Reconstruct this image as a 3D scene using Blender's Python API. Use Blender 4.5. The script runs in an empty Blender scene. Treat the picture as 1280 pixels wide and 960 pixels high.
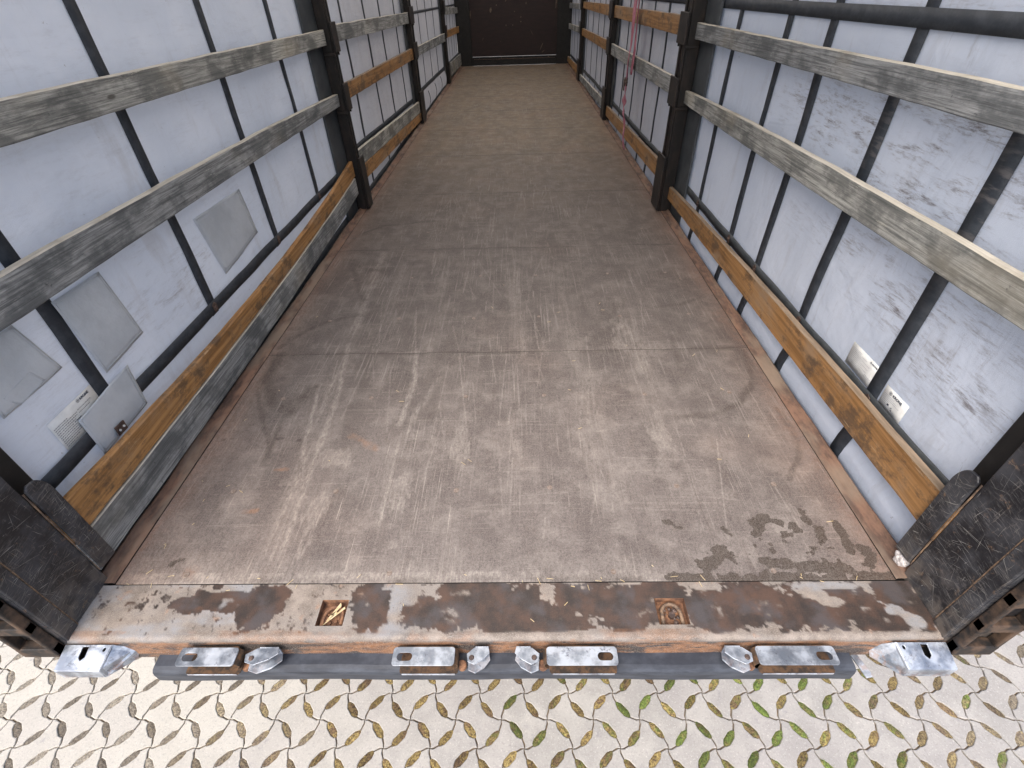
import bpy, bmesh, math, random
import numpy as np
from mathutils import Vector, Matrix, noise as mnoise

random.seed(7)
RNG = np.random.default_rng(11)
C = bpy.context.scene.collection
SC = bpy.context.scene
PI = math.pi

# ------------------------------------------------------------------ camera
cam_d = bpy.data.cameras.new("camera")
cam = bpy.data.objects.new("camera", cam_d)
C.objects.link(cam)
cam_d.sensor_width = 36.0
cam_d.lens = 607.86 / 1280 * 36.0
cam_d.clip_start = 0.02
cam_d.clip_end = 2000
def cam_rot(p, y, r):
    cp, sp, cy, sy, cr, sr = math.cos(p), math.sin(p), math.cos(y), math.sin(y), math.cos(r), math.sin(r)
    a, b, c = Vector((1, 0, 0)), Vector((0, 0, -1)), Vector((0, 1, 0))
    rows = [a, cp * b - sp * c, sp * b + cp * c]
    Rz = Matrix(((cy, -sy, 0), (sy, cy, 0), (0, 0, 1)))
    rows = [Rz @ v for v in rows]
    r0 = cr * rows[0] + sr * rows[1]
    r1 = -sr * rows[0] + cr * rows[1]
    return r0, r1, rows[2]
right, down, fwd = cam_rot(0.6847, 0.0287, 0.0332)
M = Matrix((right, -down, -fwd)).transposed().to_4x4()
M.translation = Vector((0.0832, -0.5950, 1.4006))
cam.matrix_world = M
SC.camera = cam

# ------------------------------------------------------------------ light
w = bpy.data.worlds.new("World"); SC.world = w; w.use_nodes = True
nt = w.node_tree
sky = nt.nodes.new("ShaderNodeTexSky"); sky.sky_type = 'NISHITA'; sky.sun_disc = False
sky.sun_elevation = math.radians(52); sky.sun_rotation = math.radians(205)
sky.air_density = 1.0; sky.dust_density = 4.0; sky.ozone_density = 1.0
bg = nt.nodes["Background"]; bg.inputs[1].default_value = 0.15
nt.links.new(sky.outputs[0], bg.inputs[0])
sun_d = bpy.data.lights.new("sun", 'SUN'); sun_d.energy = 1.5; sun_d.angle = math.radians(40)
sun_d.color = (1.0, 0.955, 0.89)
sun = bpy.data.objects.new("sun", sun_d); C.objects.link(sun)
el, az = math.radians(52), math.radians(205)
sd = Vector((math.sin(az) * math.cos(el), math.cos(az) * math.cos(el), math.sin(el)))
sun.rotation_euler = sd.to_track_quat('Z', 'Y').to_euler()
sun.location = (-3, -6, 8)
SC.view_settings.view_transform = 'Standard'
SC.view_settings.look = 'None'
SC.view_settings.exposure = 0.92
SC.view_settings.gamma = 1
SC.view_settings.use_curve_mapping = False
SC.cycles.use_denoising = True
SC.cycles.max_bounces = 10
SC.cycles.diffuse_bounces = 6
SC.cycles.transmission_bounces = 8

# ------------------------------------------------------------------ numpy noise
def vnoise(x, y, seed=0):
    xi = np.floor(x).astype(np.int64); yi = np.floor(y).astype(np.int64)
    xf = x - xi; yf = y - yi
    xf = xf * xf * (3 - 2 * xf); yf = yf * yf * (3 - 2 * yf)
    def h(a, b):
        n = (a * 374761393 + b * 668265263 + seed * 974711) & 0xffffffff
        n = ((n ^ (n >> 13)) * 1274126177) & 0xffffffff
        return ((n ^ (n >> 16)) & 0xffff) / 65535.0
    return (h(xi, yi) * (1 - xf) + h(xi + 1, yi) * xf) * (1 - yf) + (h(xi, yi + 1) * (1 - xf) + h(xi + 1, yi + 1) * xf) * yf
def fbm(x, y, seed=0, o=4):
    s = 0; a = 0.5; t = 0
    for i in range(o):
        s = s + a * vnoise(x * 2 ** i, y * 2 ** i, seed + i * 17); t += a; a *= 0.55
    return s / t
def sstep(a, b, v):
    t = np.clip((v - a) / (b - a), 0, 1); return t * t * (3 - 2 * t)
def seg_dist(X, Y, pts):
    d = np.full(X.shape, 1e9)
    for (ax, ay), (bx, by) in zip(pts[:-1], pts[1:]):
        vx, vy = bx - ax, by - ay; L = vx * vx + vy * vy + 1e-12
        t = np.clip(((X - ax) * vx + (Y - ay) * vy) / L, 0, 1)
        d = np.minimum(d, np.hypot(X - ax - t * vx, Y - ay - t * vy))
    return d

# ------------------------------------------------------------------ shader helpers
class NT:
    def __init__(s, name, rough=0.7, metal=0.0):
        s.m = bpy.data.materials.new(name); s.m.use_nodes = True
        s.t = s.m.node_tree; s.n = s.t.nodes; s.l = s.t.links
        s.b = s.n["Principled BSDF"]; s.out = s.n["Material Output"]
        s.b.inputs["Roughness"].default_value = rough
        s.b.inputs["Metallic"].default_value = metal
        s._pos = None; s._obj = None
    def put(s, sock, v):
        if isinstance(v, bpy.types.NodeSocket): s.l.new(v, sock)
        elif isinstance(v, (tuple, list)):
            sock.default_value = tuple(v) + ((1.0,) if len(v) == 3 and len(sock.default_value) == 4 else ())
        else: sock.default_value = v
    def node(s, t, **k):
        n = s.n.new(t)
        for a, b in k.items(): setattr(n, a, b)
        return n
    def pos(s):
        if s._pos is None: s._pos = s.node("ShaderNodeNewGeometry").outputs["Position"]
        return s._pos
    def obj(s):
        if s._obj is None:
            tc = s.node("ShaderNodeTexCoord").outputs["Object"]
            r = s.node("ShaderNodeObjectInfo").outputs["Random"]
            a = s.node("ShaderNodeVectorMath", operation='MULTIPLY')
            s.l.new(r, a.inputs[0]); a.inputs[1].default_value = (13.7, 41.3, 27.1)
            b = s.node("ShaderNodeVectorMath", operation='ADD')
            s.l.new(tc, b.inputs[0]); s.l.new(a.outputs[0], b.inputs[1]); s._obj = b.outputs[0]
        return s._obj
    def rnd(s): return s.node("ShaderNodeObjectInfo").outputs["Random"]
    def scale(s, v, k):
        a = s.node("ShaderNodeVectorMath", operation='MULTIPLY'); s.l.new(v, a.inputs[0]); a.inputs[1].default_value = k
        return a.outputs[0]
    def noise(s, v, sc=1.0, k=(1, 1, 1), det=5, rough=0.55, dist=0.0):
        n = s.node("ShaderNodeTexNoise"); s.l.new(s.scale(v, k), n.inputs["Vector"])
        n.inputs["Scale"].default_value = sc; n.inputs["Detail"].default_value = det
        n.inputs["Roughness"].default_value = rough; n.inputs["Distortion"].default_value = dist
        return n.outputs["Fac"]
    def vor(s, v, sc=1.0, k=(1, 1, 1), feature='F1'):
        n = s.node("ShaderNodeTexVoronoi", feature=feature); s.l.new(s.scale(v, k), n.inputs["Vector"])
        n.inputs["Scale"].default_value = sc; return n.outputs["Distance"]
    def rng(s, v, a, b, c=0.0, d=1.0, smooth=True):
        n = s.node("ShaderNodeMapRange", interpolation_type='SMOOTHSTEP' if smooth else 'LINEAR')
        s.put(n.inputs["Value"], v)
        for i, x in zip(("From Min", "From Max", "To Min", "To Max"), (a, b, c, d)): s.put(n.inputs[i], x)
        return n.outputs[0]
    def mix(s, f, a, b, mode='MIX'):
        n = s.node("ShaderNodeMix", data_type='RGBA', blend_type=mode)
        s.put(n.inputs[0], f); s.put(n.inputs[6], a); s.put(n.inputs[7], b); return n.outputs[2]
    def math(s, op, a, b=0.0, clamp=False):
        n = s.node("ShaderNodeMath", operation=op); n.use_clamp = clamp
        s.put(n.inputs[0], a); s.put(n.inputs[1], b); return n.outputs[0]
    def mul(s, a, b): return s.math('MULTIPLY', a, b)
    def attr(s, name):
        n = s.node("ShaderNodeAttribute", attribute_name=name)
        sp = s.node("ShaderNodeSeparateColor"); s.l.new(n.outputs["Color"], sp.inputs[0])
        return sp.outputs[0], sp.outputs[1], sp.outputs[2], n.outputs["Alpha"]
    def xyz(s, v):
        n = s.node("ShaderNodeSeparateXYZ"); s.l.new(v, n.inputs[0]); return n.outputs
    def done(s, col, rough=None, bump=None, strength=0.3, dist=0.002, metal=None, spec=None):
        s.put(s.b.inputs["Base Color"], col)
        if rough is not None: s.put(s.b.inputs["Roughness"], rough)
        if metal is not None: s.put(s.b.inputs["Metallic"], metal)
        if spec is not None: s.b.inputs["Specular IOR Level"].default_value = spec
        if bump is not None:
            b = s.node("ShaderNodeBump"); b.inputs["Strength"].default_value = strength
            b.inputs["Distance"].default_value = dist
            s.l.new(bump, b.inputs["Height"]); s.l.new(b.outputs[0], s.b.inputs["Normal"])
        return s.m

# ------------------------------------------------------------------ materials
def mat_floor():
    t = NT("worn_plywood", 0.55); p = t.pos()
    L, D, R, W = t.attr("wear_tone")
    n1 = t.noise(p, 3.4, (1.4, .7, 1), det=8, rough=.7); n2 = t.noise(p, 9, det=6, rough=0.65)
    col = t.mix(t.rng(n1, .35, .65), (.070, .056, .054), (.112, .095, .090))
    y = t.xyz(p)[1]
    col = t.mix(t.rng(y, 1.6, 6.5), col, t.mix(t.rng(n1, .35, .65), (.092, .065, .038), (.150, .109, .064)))
    col = t.mix(t.rng(n2, .42, .72, 0, .5), col, (.235, .212, .195))
    # cloth-like film print, scuffs across and along
    sx = t.noise(p, 1, (6, 210, 1), det=3, rough=.7); sy = t.noise(p, 1, (190, 3.0, 1), det=3, rough=.7)
    patch = t.rng(t.noise(p, 3.1, det=4), .40, .62)
    col = t.mix(t.mul(t.rng(sx, .58, .74, 0, .6), t.math('MULTIPLY_ADD', patch, .35)), col, (.33, .30, .27))
    fade = t.rng(y, 2.2, 5.0, 1, .25)
    col = t.mix(t.mul(t.mul(t.rng(sy, .57, .72), t.rng(t.noise(p, 2.3, (1.6, .5, 1), det=4), .42, .60, .05, .75)), fade), col, (.36, .33, .295))
    col = t.mix(t.mul(t.rng(t.noise(p, 1, (5, 160, 1), det=3), .60, .72, 0, .35), 1.0), col, (.07, .052, .046))
    blot = t.rng(t.noise(p, 11.0, (1.3, .8, 1), det=8, rough=.78), .53, .66, 0, .42)
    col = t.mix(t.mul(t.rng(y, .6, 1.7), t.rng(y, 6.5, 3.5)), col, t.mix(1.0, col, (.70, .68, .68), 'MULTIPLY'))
    col = t.mix(blot, col, (.085, .066, .058))
    # greasy dark speckles
    col = t.mix(t.mul(t.rng(t.vor(p, 38), .10, .05), t.rng(t.noise(p, 6), .55, .68, 0, .7)), col, (.05, .04, .035))
    gn = t.noise(p, 60, (1.6, .55, 1), det=5, rough=.8)
    col = t.mix(t.mul(L, t.rng(gn, .40, .60, .12, .50)), col, (.37, .34, .305))
    col = t.mix(t.mul(D, t.rng(t.noise(p, 45, det=4), .35, .62, .7, 1.0)), col, (.040, .029, .026))
    col = t.mix(t.mul(R, t.rng(t.noise(p, 35, det=5), .35, .62, .25, .9)), col, (.19, .105, .065))
    wm = t.rng(t.math('ADD', W, t.mul(t.math('SUBTRACT', t.noise(p, 30, det=6, rough=.7), .5), .3)), .45, .58)
    col = t.mix(t.mul(wm, .92), col, (.036, .026, .021))
    # fine mottling and hatch
    col = t.mix(t.rng(t.noise(p, 130, det=4, rough=.75), .36, .64, 0, .5), col, t.mix(1.0, col, (1.75, 1.7, 1.7), 'MULTIPLY'))
    col = t.mix(t.rng(t.noise(p, 85, (1.2, .5, 1), det=4, rough=.75), .50, .70, 0, .55), col, t.mix(1.0, col, (.50, .48, .48), 'MULTIPLY'))
    hx = t.rng(t.noise(p, 1, (75, 2.6, 1), det=5, rough=.75), .54, .68); hm = t.rng(t.noise(p, 1.7, det=5), .40, .58)
    col = t.mix(t.mul(t.mul(hx, hm), t.rng(y, .5, 1.1, .25, .75)), col, (.27, .245, .225))
    hd = t.rng(t.noise(p, 1, (46, 1.6, 1), det=5, rough=.75), .56, .68)
    col = t.mix(t.mul(hd, t.mul(hm, .55)), col, (.075, .056, .052))
    col = t.mix(t.rng(t.noise(p, 1.1, det=4), .50, .66, 0, .20), col, t.mix(1.0, col, (1.2, .93, .78), 'MULTIPLY'))
    ex = t.rng(t.math('ABSOLUTE', t.xyz(p)[0]), .95, 1.19); col = t.mix(t.mul(ex, .35), col, t.mix(1.0, col, (1.15, .80, .62), 'MULTIPLY'))
    # fine grit
    col = t.mix(t.rng(t.noise(p, 420, det=2), .35, .70, 0, .5), col, t.mix(.5, col, (.42, .39, .35)))
    h = t.math('ADD', t.mul(t.noise(p, 1, (500, 500, 1), det=2), .5), t.math('ADD', sx, sy))
    ro = t.rng(wm, 0, 1, .62, .35)
    return t.done(col, ro, h, .25, .0008, spec=.4)
def mat_sill():
    t = NT("rusty_painted_steel", 0.6); p = t.pos()
    S, O, B, K = t.attr("wear_tone")
    n = t.noise(p, 14, det=7, rough=.65)
    col = t.mix(t.rng(n, .38, .66), (.155, .130, .112), (.275, .235, .205))
    col = t.mix(t.rng(t.noise(p, 5, det=5), .45, .65, 0, .7), col, (.225, .21, .20))
    col = t.mix(t.mul(B, t.rng(t.noise(p, 20, det=6), .35, .6, .3, .9)), col, (.235, .245, .265))
    col = t.mix(t.rng(t.noise(p, 26, (1, 1, 1), det=6), .60, .72, 0, .6), col, (.30, .185, .125))
    rust = t.mix(t.rng(t.noise(p, 13, det=8, rough=.62), .36, .66), (.036, .029, .027), (.085, .052, .040))
    rust = t.mix(t.rng(t.noise(p, 9, det=6), .48, .64, 0, .8), rust, (.072, .066, .070))
    rust = t.mix(t.rng(t.noise(p, 7, det=7, rough=.7), .57, .70, 0, .5), rust, (.16, .078, .042))
    col = t.mix(S, col, rust)
    org = t.mix(t.rng(t.noise(p, 22, (1, 1, 3), det=7, rough=.7), .40, .64), (.27, .130, .062), (.10, .052, .036))
    org = t.mix(t.rng(t.noise(p, 9, (1, 1, 4), det=5), .54, .62), org, (.035, .03, .033))
    col = t.mix(O, col, org)
    col = t.mix(K, col, (.025, .02, .02))
    col = t.mix(t.mul(t.rng(t.vor(p, 60), .12, .06), .7), col, (.07, .05, .04))
    col = t.mix(t.mul(t.rng(t.noise(p, 380, det=2), .40, .75, 0, .45), t.rng(S, 0, 1, 1, .12)), col, (.42, .37, .32))
    return t.done(col, t.rng(S, 0, 1, .62, .42), t.math('ADD', t.noise(p, 90, det=6, rough=.7), t.mul(S, -.6)), .5, .0016, spec=.4)
def mat_rail():
    t = NT("rusty_rail", 0.75); p = t.pos()
    n = t.noise(p, 18, (1, .35, 1), det=7, rough=.7)
    col = t.mix(t.rng(n, .36, .62), (.075, .046, .036), (.20, .115, .078))
    col = t.mix(t.rng(t.noise(p, 7, (1, .4, 1), det=5), .48, .68, 0, .8), col, (.22, .17, .13))
    return t.done(col, None, n, .6, .003)
def mat_rust(name="flaking_rust"):
    t = NT(name, .85); p = t.pos(); n = t.noise(p, 40, det=7, rough=.7)
    col = t.mix(t.rng(n, .36, .64), (.11, .055, .035), (.30, .155, .085))
    return t.done(col, None, n, .8, .003)
def mat_grey_wood():
    t = NT("weathered_grey_wood", .8); o = t.obj(); r = t.rnd()
    g = t.noise(o, 1, (90, 3.2, 130), det=8, rough=.8, dist=.2)
    col = t.mix(t.rng(g, .36, .64), (.105, .110, .114), (.40, .408, .408))
    col = t.mix(t.rng(t.noise(o, 7, (1, .6, 1), det=6, rough=.65), .44, .60, 0, .72), col, (.072, .078, .083))
    col = t.mix(t.rng(t.noise(o, 3, (1, .7, 1), det=4), .54, .70, 0, .35), col, (.27, .24, .19))
    col = t.mix(t.rng(t.noise(o, 1, (25, 9, 90), det=5, rough=.8), .60, .70, 0, .8), col, (.40, .395, .37))
    col = t.mix(t.rng(t.noise(o, 1, (25, 26, 40), det=5, rough=.8), .62, .72, 0, .85), col, (.035, .035, .038))
    v = t.vor(o, 3.1, (1, .7, 2.2)); col = t.mix(t.rng(v, .06, .03, 0, .8), col, (.05, .045, .04))
    col = t.mix(1.0, col, t.mix(t.rng(r, 0, 1), (.82, .84, .86), (1.1, 1.08, 1.0)), 'MULTIPLY')
    col = t.mix(t.rng(t.noise(o, 2.2, (1, .8, 1), det=4), .48, .66, 0, .6), col, t.mix(1.0, col, (1.5, 1.48, 1.45), 'MULTIPLY'))
    return t.done(col, None, g, .55, .003)
def mat_orange_wood():
    t = NT("orange_varnished_wood", .55); o = t.obj(); r = t.rnd()
    g = t.noise(o, 1, (45, 1.6, 55), det=6, rough=.65, dist=.5)
    col = t.mix(t.rng(g, .34, .68), (.23, .115, .040), (.47, .255, .098))
    col = t.mix(t.rng(t.noise(o, 5, (1, .5, 1), det=6, rough=.7), .46, .68, 0, .75), col, (.33, .235, .15))
    col = t.mix(t.rng(t.noise(o, 9, (1, .6, 1), det=7, rough=.75), .50, .62, 0, .8), col, (.10, .066, .042))
    col = t.mix(t.rng(t.noise(o, 1, (25, 12, 50), det=5, rough=.8), .60, .72, 0, .75), col, (.06, .045, .035))
    col = t.mix(t.rng(t.noise(o, 1, (20, 7, 70), det=4, rough=.8), .62, .72, 0, .6), col, (.55, .40, .24))
    v = t.vor(o, 2.6, (1, 1, 2.0)); col = t.mix(t.rng(v, .075, .04, 0, .85), col, (.10, .035, .018))
    col = t.mix(1.0, col, t.mix(t.rng(r, 0, 1), (.85, .85, .88), (1.12, 1.1, 1.05)), 'MULTIPLY')
    return t.done(col, None, g, .4, .002, spec=.35)
def mat_pale_wood():
    t = NT("bare_wood_edge", .8); o = t.obj()
    g = t.noise(o, 1, (80, 3, 80), det=5, rough=.7)
    col = t.mix(t.rng(g, .35, .65), (.38, .355, .30), (.54, .51, .445))
    col = t.mix(t.rng(t.noise(o, 6, (1, .7, 1), det=6), .52, .66, 0, .6), col, (.24, .215, .17))
    return t.done(col, None, g, .4, .002)
def mat_curtain():
    t = NT("pale_tarpaulin", .5); p = t.pos(); G = t.attr("wear_tone")
    n = t.noise(p, 2.0, det=5)
    col = t.mix(t.rng(n, .35, .65), (.555, .610, .710), (.63, .680, .775))
    col = t.mix(t.rng(t.noise(p, 1, (1, 7, 2), det=7, rough=.7), .53, .72, 0, .35), col, (.38, .38, .40))
    yy = t.xyz(p)[1]; col = t.mix(t.rng(yy, 2.6, 5.0, 0, .62), col, (.37, .35, .345))  # far bays tinted darker and browner, painting in the weaker light there
    s1 = t.rng(t.noise(p, 1, (1, 8, 52), det=8, rough=.82, dist=.3), .46, .66)
    s2 = t.rng(t.noise(p, 1, (1, 4, 9), det=6, rough=.7), .38, .60)
    col = t.mix(t.mul(t.mul(s1, s2), t.math('MULTIPLY', G[0], 1.35, True)), col, (.135, .108, .10))
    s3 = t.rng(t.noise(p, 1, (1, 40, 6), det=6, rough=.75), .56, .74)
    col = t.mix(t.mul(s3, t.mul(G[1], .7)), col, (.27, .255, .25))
    col = t.mix(t.rng(t.noise(p, 1, (1, 24, 30), det=5, rough=.8), .68, .72, 0, .6), col, (.15, .14, .14))
    n2 = t.mul(t.noise(p, 1, (1, 700, 700), det=1), .1)
    big = t.noise(p, 1, (1, 4, 2.2), det=4, dist=.7)
    dw = t.noise(p, 1, (1, 2.2, 5), det=3, dist=1.4)
    h = t.math('ADD', t.math('ADD', big, t.mul(dw, .8)), n2)
    t.done(col, .48, h, .55, .02, spec=.35)
    tr = t.node("ShaderNodeBsdfTranslucent"); t.put(tr.inputs[0], col)
    mx = t.node("ShaderNodeMixShader"); mx.inputs[0].default_value = .14
    t.l.new(t.b.outputs[0], mx.inputs[1]); t.l.new(tr.outputs[0], mx.inputs[2]); t.l.new(mx.outputs[0], t.out.inputs[0])
    return t.m
def mat_roof():
    t = NT("white_roof_tarpaulin", .6); t.done((.75, .72, .66))
    tr = t.node("ShaderNodeBsdfTranslucent"); tr.inputs[0].default_value = (.90, .83, .72, 1)
    mx = t.node("ShaderNodeMixShader"); mx.inputs[0].default_value = .80
    t.l.new(t.b.outputs[0], mx.inputs[1]); t.l.new(tr.outputs[0], mx.inputs[2]); t.l.new(mx.outputs[0], t.out.inputs[0])
    return t.m
def mat_webbing():
    t = NT("slate_webbing", .6); p = t.pos()
    n = t.noise(p, 1, (1, 20, 30), det=6, rough=.7)
    col = t.mix(t.rng(n, .38, .68), (.018, .024, .034), (.042, .050, .062))
    G = t.attr("wear_tone")
    col = t.mix(t.mul(t.rng(t.noise(p, 1, (1, 9, 46), det=5), .5, .62, 0, .6), G[0]), col, (.16, .15, .15))
    return t.done(col, None, t.noise(p, 1, (1, 300, 300), det=1), .2, .001)
def mat_black_plate():
    t = NT("scratched_black_paint", .38); p = t.pos()
    n = t.noise(p, 12, det=6, rough=.65)
    col = t.mix(t.rng(n, .38, .66), (.009, .010, .014), (.045, .047, .055))
    def rot(v, ang):
        r = t.node("ShaderNodeVectorRotate", rotation_type='X_AXIS'); t.l.new(v, r.inputs["Vector"]); r.inputs["Angle"].default_value = ang
        return r.outputs[0]
    reg = t.rng(t.noise(p, 7, det=4), .40, .58, .08, 1)
    for ang, ky, kz, a, cc in ((.10, 14, 240, .58, (.17, .16, .155)), (-.16, 18, 300, .575, (.21, .20, .195)), (1.5, 12, 260, .60, (.24, .215, .19)), (-.45, 16, 280, .60, (.30, .285, .26))):
        s = t.noise(rot(p, ang), 1, (40, ky, kz), det=4, rough=.7)
        col = t.mix(t.mul(t.rng(s, a, a + .05, 0, .35), reg), col, cc)
    col = t.mix(t.rng(t.noise(p, 30, det=6, rough=.75), .60, .70, 0, .65), col, (.22, .14, .085))
    col = t.mix(t.rng(t.noise(p, 55, det=5, rough=.8), .56, .70, 0, .55), col, (.12, .115, .115))
    z = t.xyz(p)[2]
    col = t.mix(t.mul(t.rng(z, .20, .0), t.rng(t.noise(p, 26, det=6), .40, .62, .1, .8)), col, (.135, .115, .10))
    return t.done(col, t.rng(n, .3, .7, .3, .6), t.noise(p, 50, det=5, rough=.7), .35, .0015)
def mat_post():
    t = NT("dark_brown_steel", .55); p = t.pos(); n = t.noise(p, 16, (1, 1, .5), det=7, rough=.7)
    col = t.mix(t.rng(n, .42, .66), (.007, .006, .006), (.024, .016, .013))
    return t.done(col, None, n, .5, .002)
def mat_simple(name, c1, c2, sc, rough, metal=0, bump=.3, k=(1, 1, 1), dist=.0015):
    t = NT(name, rough, metal); p = t.pos(); n = t.noise(p, sc, k, det=6, rough=.65)
    return t.done(t.mix(t.rng(n, .36, .66), c1, c2), None, n, bump, dist)
def mat_galv():
    t = NT("galvanised_steel", .36, .75); p = t.pos()
    n = t.noise(p, 22, det=6, rough=.6)
    col = t.mix(t.rng(n, .38, .62), (.26, .295, .35), (.56, .61, .68))
    dk = t.rng(t.noise(p, 34, det=7, rough=.75), .55, .66)
    col = t.mix(t.mul(dk, .85), col, (.08, .09, .12))
    z = t.xyz(p)[2]
    ru = t.mul(t.rng(t.noise(p, 40, det=6, rough=.7), .46, .58), t.rng(z, -.035, -.075, .05, .5))
    col = t.mix(ru, col, (.26, .12, .045))
    return t.done(col, t.rng(t.math('ADD', n, ru), .35, .9, .30, .7), t.noise(p, 70, det=5), .35, .001, metal=t.rng(t.math('MAXIMUM', dk, ru), 0, 1, .72, .05))
def mat_paver():
    t = NT("concrete_paver", .85); p = t.pos(); A = t.attr("wear_tone")
    n = t.noise(p, 7, det=6, rough=.6)
    col = t.mix(t.rng(n, .35, .66), (.335, .318, .295), (.43, .408, .375))
    col = t.mix(A[0], col, t.mix(.6, col, (.58, .54, .45)))  # cream lift by the warm mask, brightness painted into the blocks
    col = t.mix(t.mul(A[1], .55), col, (.33, .305, .30))
    col = t.mix(t.rng(t.noise(p, 95, det=4, rough=.8), .52, .66, 0, .5), col, (.22, .21, .20))
    col = t.mix(t.rng(t.noise(p, 120, det=3, rough=.8), .56, .70, 0, .6), col, (.66, .63, .58))
    col = t.mix(t.rng(t.noise(p, 17, det=7, rough=.75), .60, .70, 0, .6), col, (.25, .24, .25))
    return t.done(col, None, t.noise(p, 230, det=4, rough=.7), .55, .0025)
def mat_soil():
    return mat_simple("joint_soil", (.11, .078, .05), (.24, .18, .115), 60, .95, bump=.8)
def mat_moss():
    t = NT("moss", .9); p = t.pos(); A = t.attr("wear_tone")
    n = t.noise(p, 150, det=5, rough=.8)
    base = t.mix(t.rng(n, .38, .62), (.10, .066, .034), (.44, .345, .135))
    grey = t.mix(t.rng(n, .38, .62), (.17, .15, .13), (.36, .33, .28))
    grn = t.mix(t.rng(n, .36, .60), (.060, .095, .022), (.20, .285, .065))
    base = t.mix(t.rng(t.noise(p, 22, det=3), .46, .60, 0, .8), base, t.mix(t.rng(n, .38, .62), (.085, .052, .038), (.25, .165, .10)))
    col = t.mix(A[1], base, grey); col = t.mix(A[0], col, grn)
    col = t.mix(1.0, col, t.mix(A[2], (.50, .46, .42), (1.15, 1.12, 1.05)), 'MULTIPLY')
    col = t.mix(t.rng(t.noise(p, 60, det=5, rough=.8), .54, .64, 0, .7), col, (.045, .032, .022))
    return t.done(col, None, n, .9, .004)

MAT = {}
MAT['floor'] = mat_floor(); MAT['sill'] = mat_sill(); MAT['rail'] = mat_rail(); MAT['rust'] = mat_rust()
MAT['grey'] = mat_grey_wood(); MAT['orange'] = mat_orange_wood(); MAT['edge'] = mat_pale_wood()
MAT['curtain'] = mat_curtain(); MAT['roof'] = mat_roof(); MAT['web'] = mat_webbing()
MAT['plate'] = mat_black_plate(); MAT['post'] = mat_post(); MAT['galv'] = mat_galv()
MAT['paver'] = mat_paver(); MAT['soil'] = mat_soil(); MAT['moss'] = mat_moss()
MAT['slate'] = mat_simple("slate_grey_steel", (.036, .043, .050), (.065, .073, .080), 9, .5)
MAT['black'] = mat_simple("black_steel", (.003, .003, .0035), (.010, .009, .009), 20, .6)
MAT['wall'] = mat_simple("dark_red_brown_panel", (.013, .0055, .0060), (.022, .009, .009), 6, .6, k=(1, 1, 3))
MAT['rubber'] = mat_simple("blue_grey_rubber", (.026, .031, .043), (.058, .067, .086), 16, .5, k=(.7, 1, 3), bump=.4)
MAT['patch'] = mat_simple("grey_patch_vinyl", (.45, .49, .535), (.55, .59, .635), 5, .45, bump=.8, dist=.014)
MAT['label'] = mat_simple("sticker_white", (.68, .69, .68), (.78, .79, .78), 30, .4, bump=.05)
MAT['ink'] = mat_simple("dark_blue_ink", (.012, .022, .05), (.02, .035, .07), 30, .5, bump=.0)
MAT['faint'] = mat_simple("faint_ink", (.36, .38, .42), (.48, .50, .52), 90, .5, bump=.0)
MAT['midink'] = mat_simple("grey_ink", (.14, .15, .17), (.26, .27, .29), 90, .5, bump=.0)
MAT['red'] = mat_simple("faded_red_webbing", (.34, .105, .15), (.52, .23, .29), 25, .7, k=(1, 1, .6))
MAT['metal'] = mat_simple("dull_brown_metal", (.07, .05, .045), (.16, .11, .09), 50, .5, .3)
MAT['rag'] = mat_simple("dirty_white_cloth", (.50, .47, .46), (.72, .69, .68), 40, .8, bump=.7)
MAT['straw'] = mat_simple("pale_straw", (.50, .38, .20), (.68, .56, .36), 80, .8, bump=.0)
MAT['plug'] = mat_simple("screw_head", (.14, .105, .085), (.27, .22, .19), 120, .6, bump=.4)
MAT['yard'] = mat_simple('concrete_yard', (.30, .285, .255), (.40, .38, .345), 3, .9, bump=.3)
MAT['grime'] = mat_simple('rusty_grime', (.030, .022, .017), (.13, .070, .035), 45, .85, bump=.6)
MAT['scr'] = mat_simple('bare_scratch', (.13, .128, .125), (.33, .32, .30), 40, .6, bump=.0)
MAT['chip'] = mat_simple('bare_wood_chips', (.07, .05, .038), (.16, .12, .09), 60, .8)
MAT['hinge'] = mat_simple('dirty_black_steel', (.010, .009, .009), (.10, .062, .040), 22, .6, bump=.5)
MAT['edge2'] = mat_simple('brown_plank_edge', (.17, .125, .085), (.30, .225, .16), 30, .8, k=(1, .1, 1))
MAT['worn'] = mat_simple("chipped_paint_edge", (.075, .052, .040), (.25, .165, .105), 60, .7, bump=.6)

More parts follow.
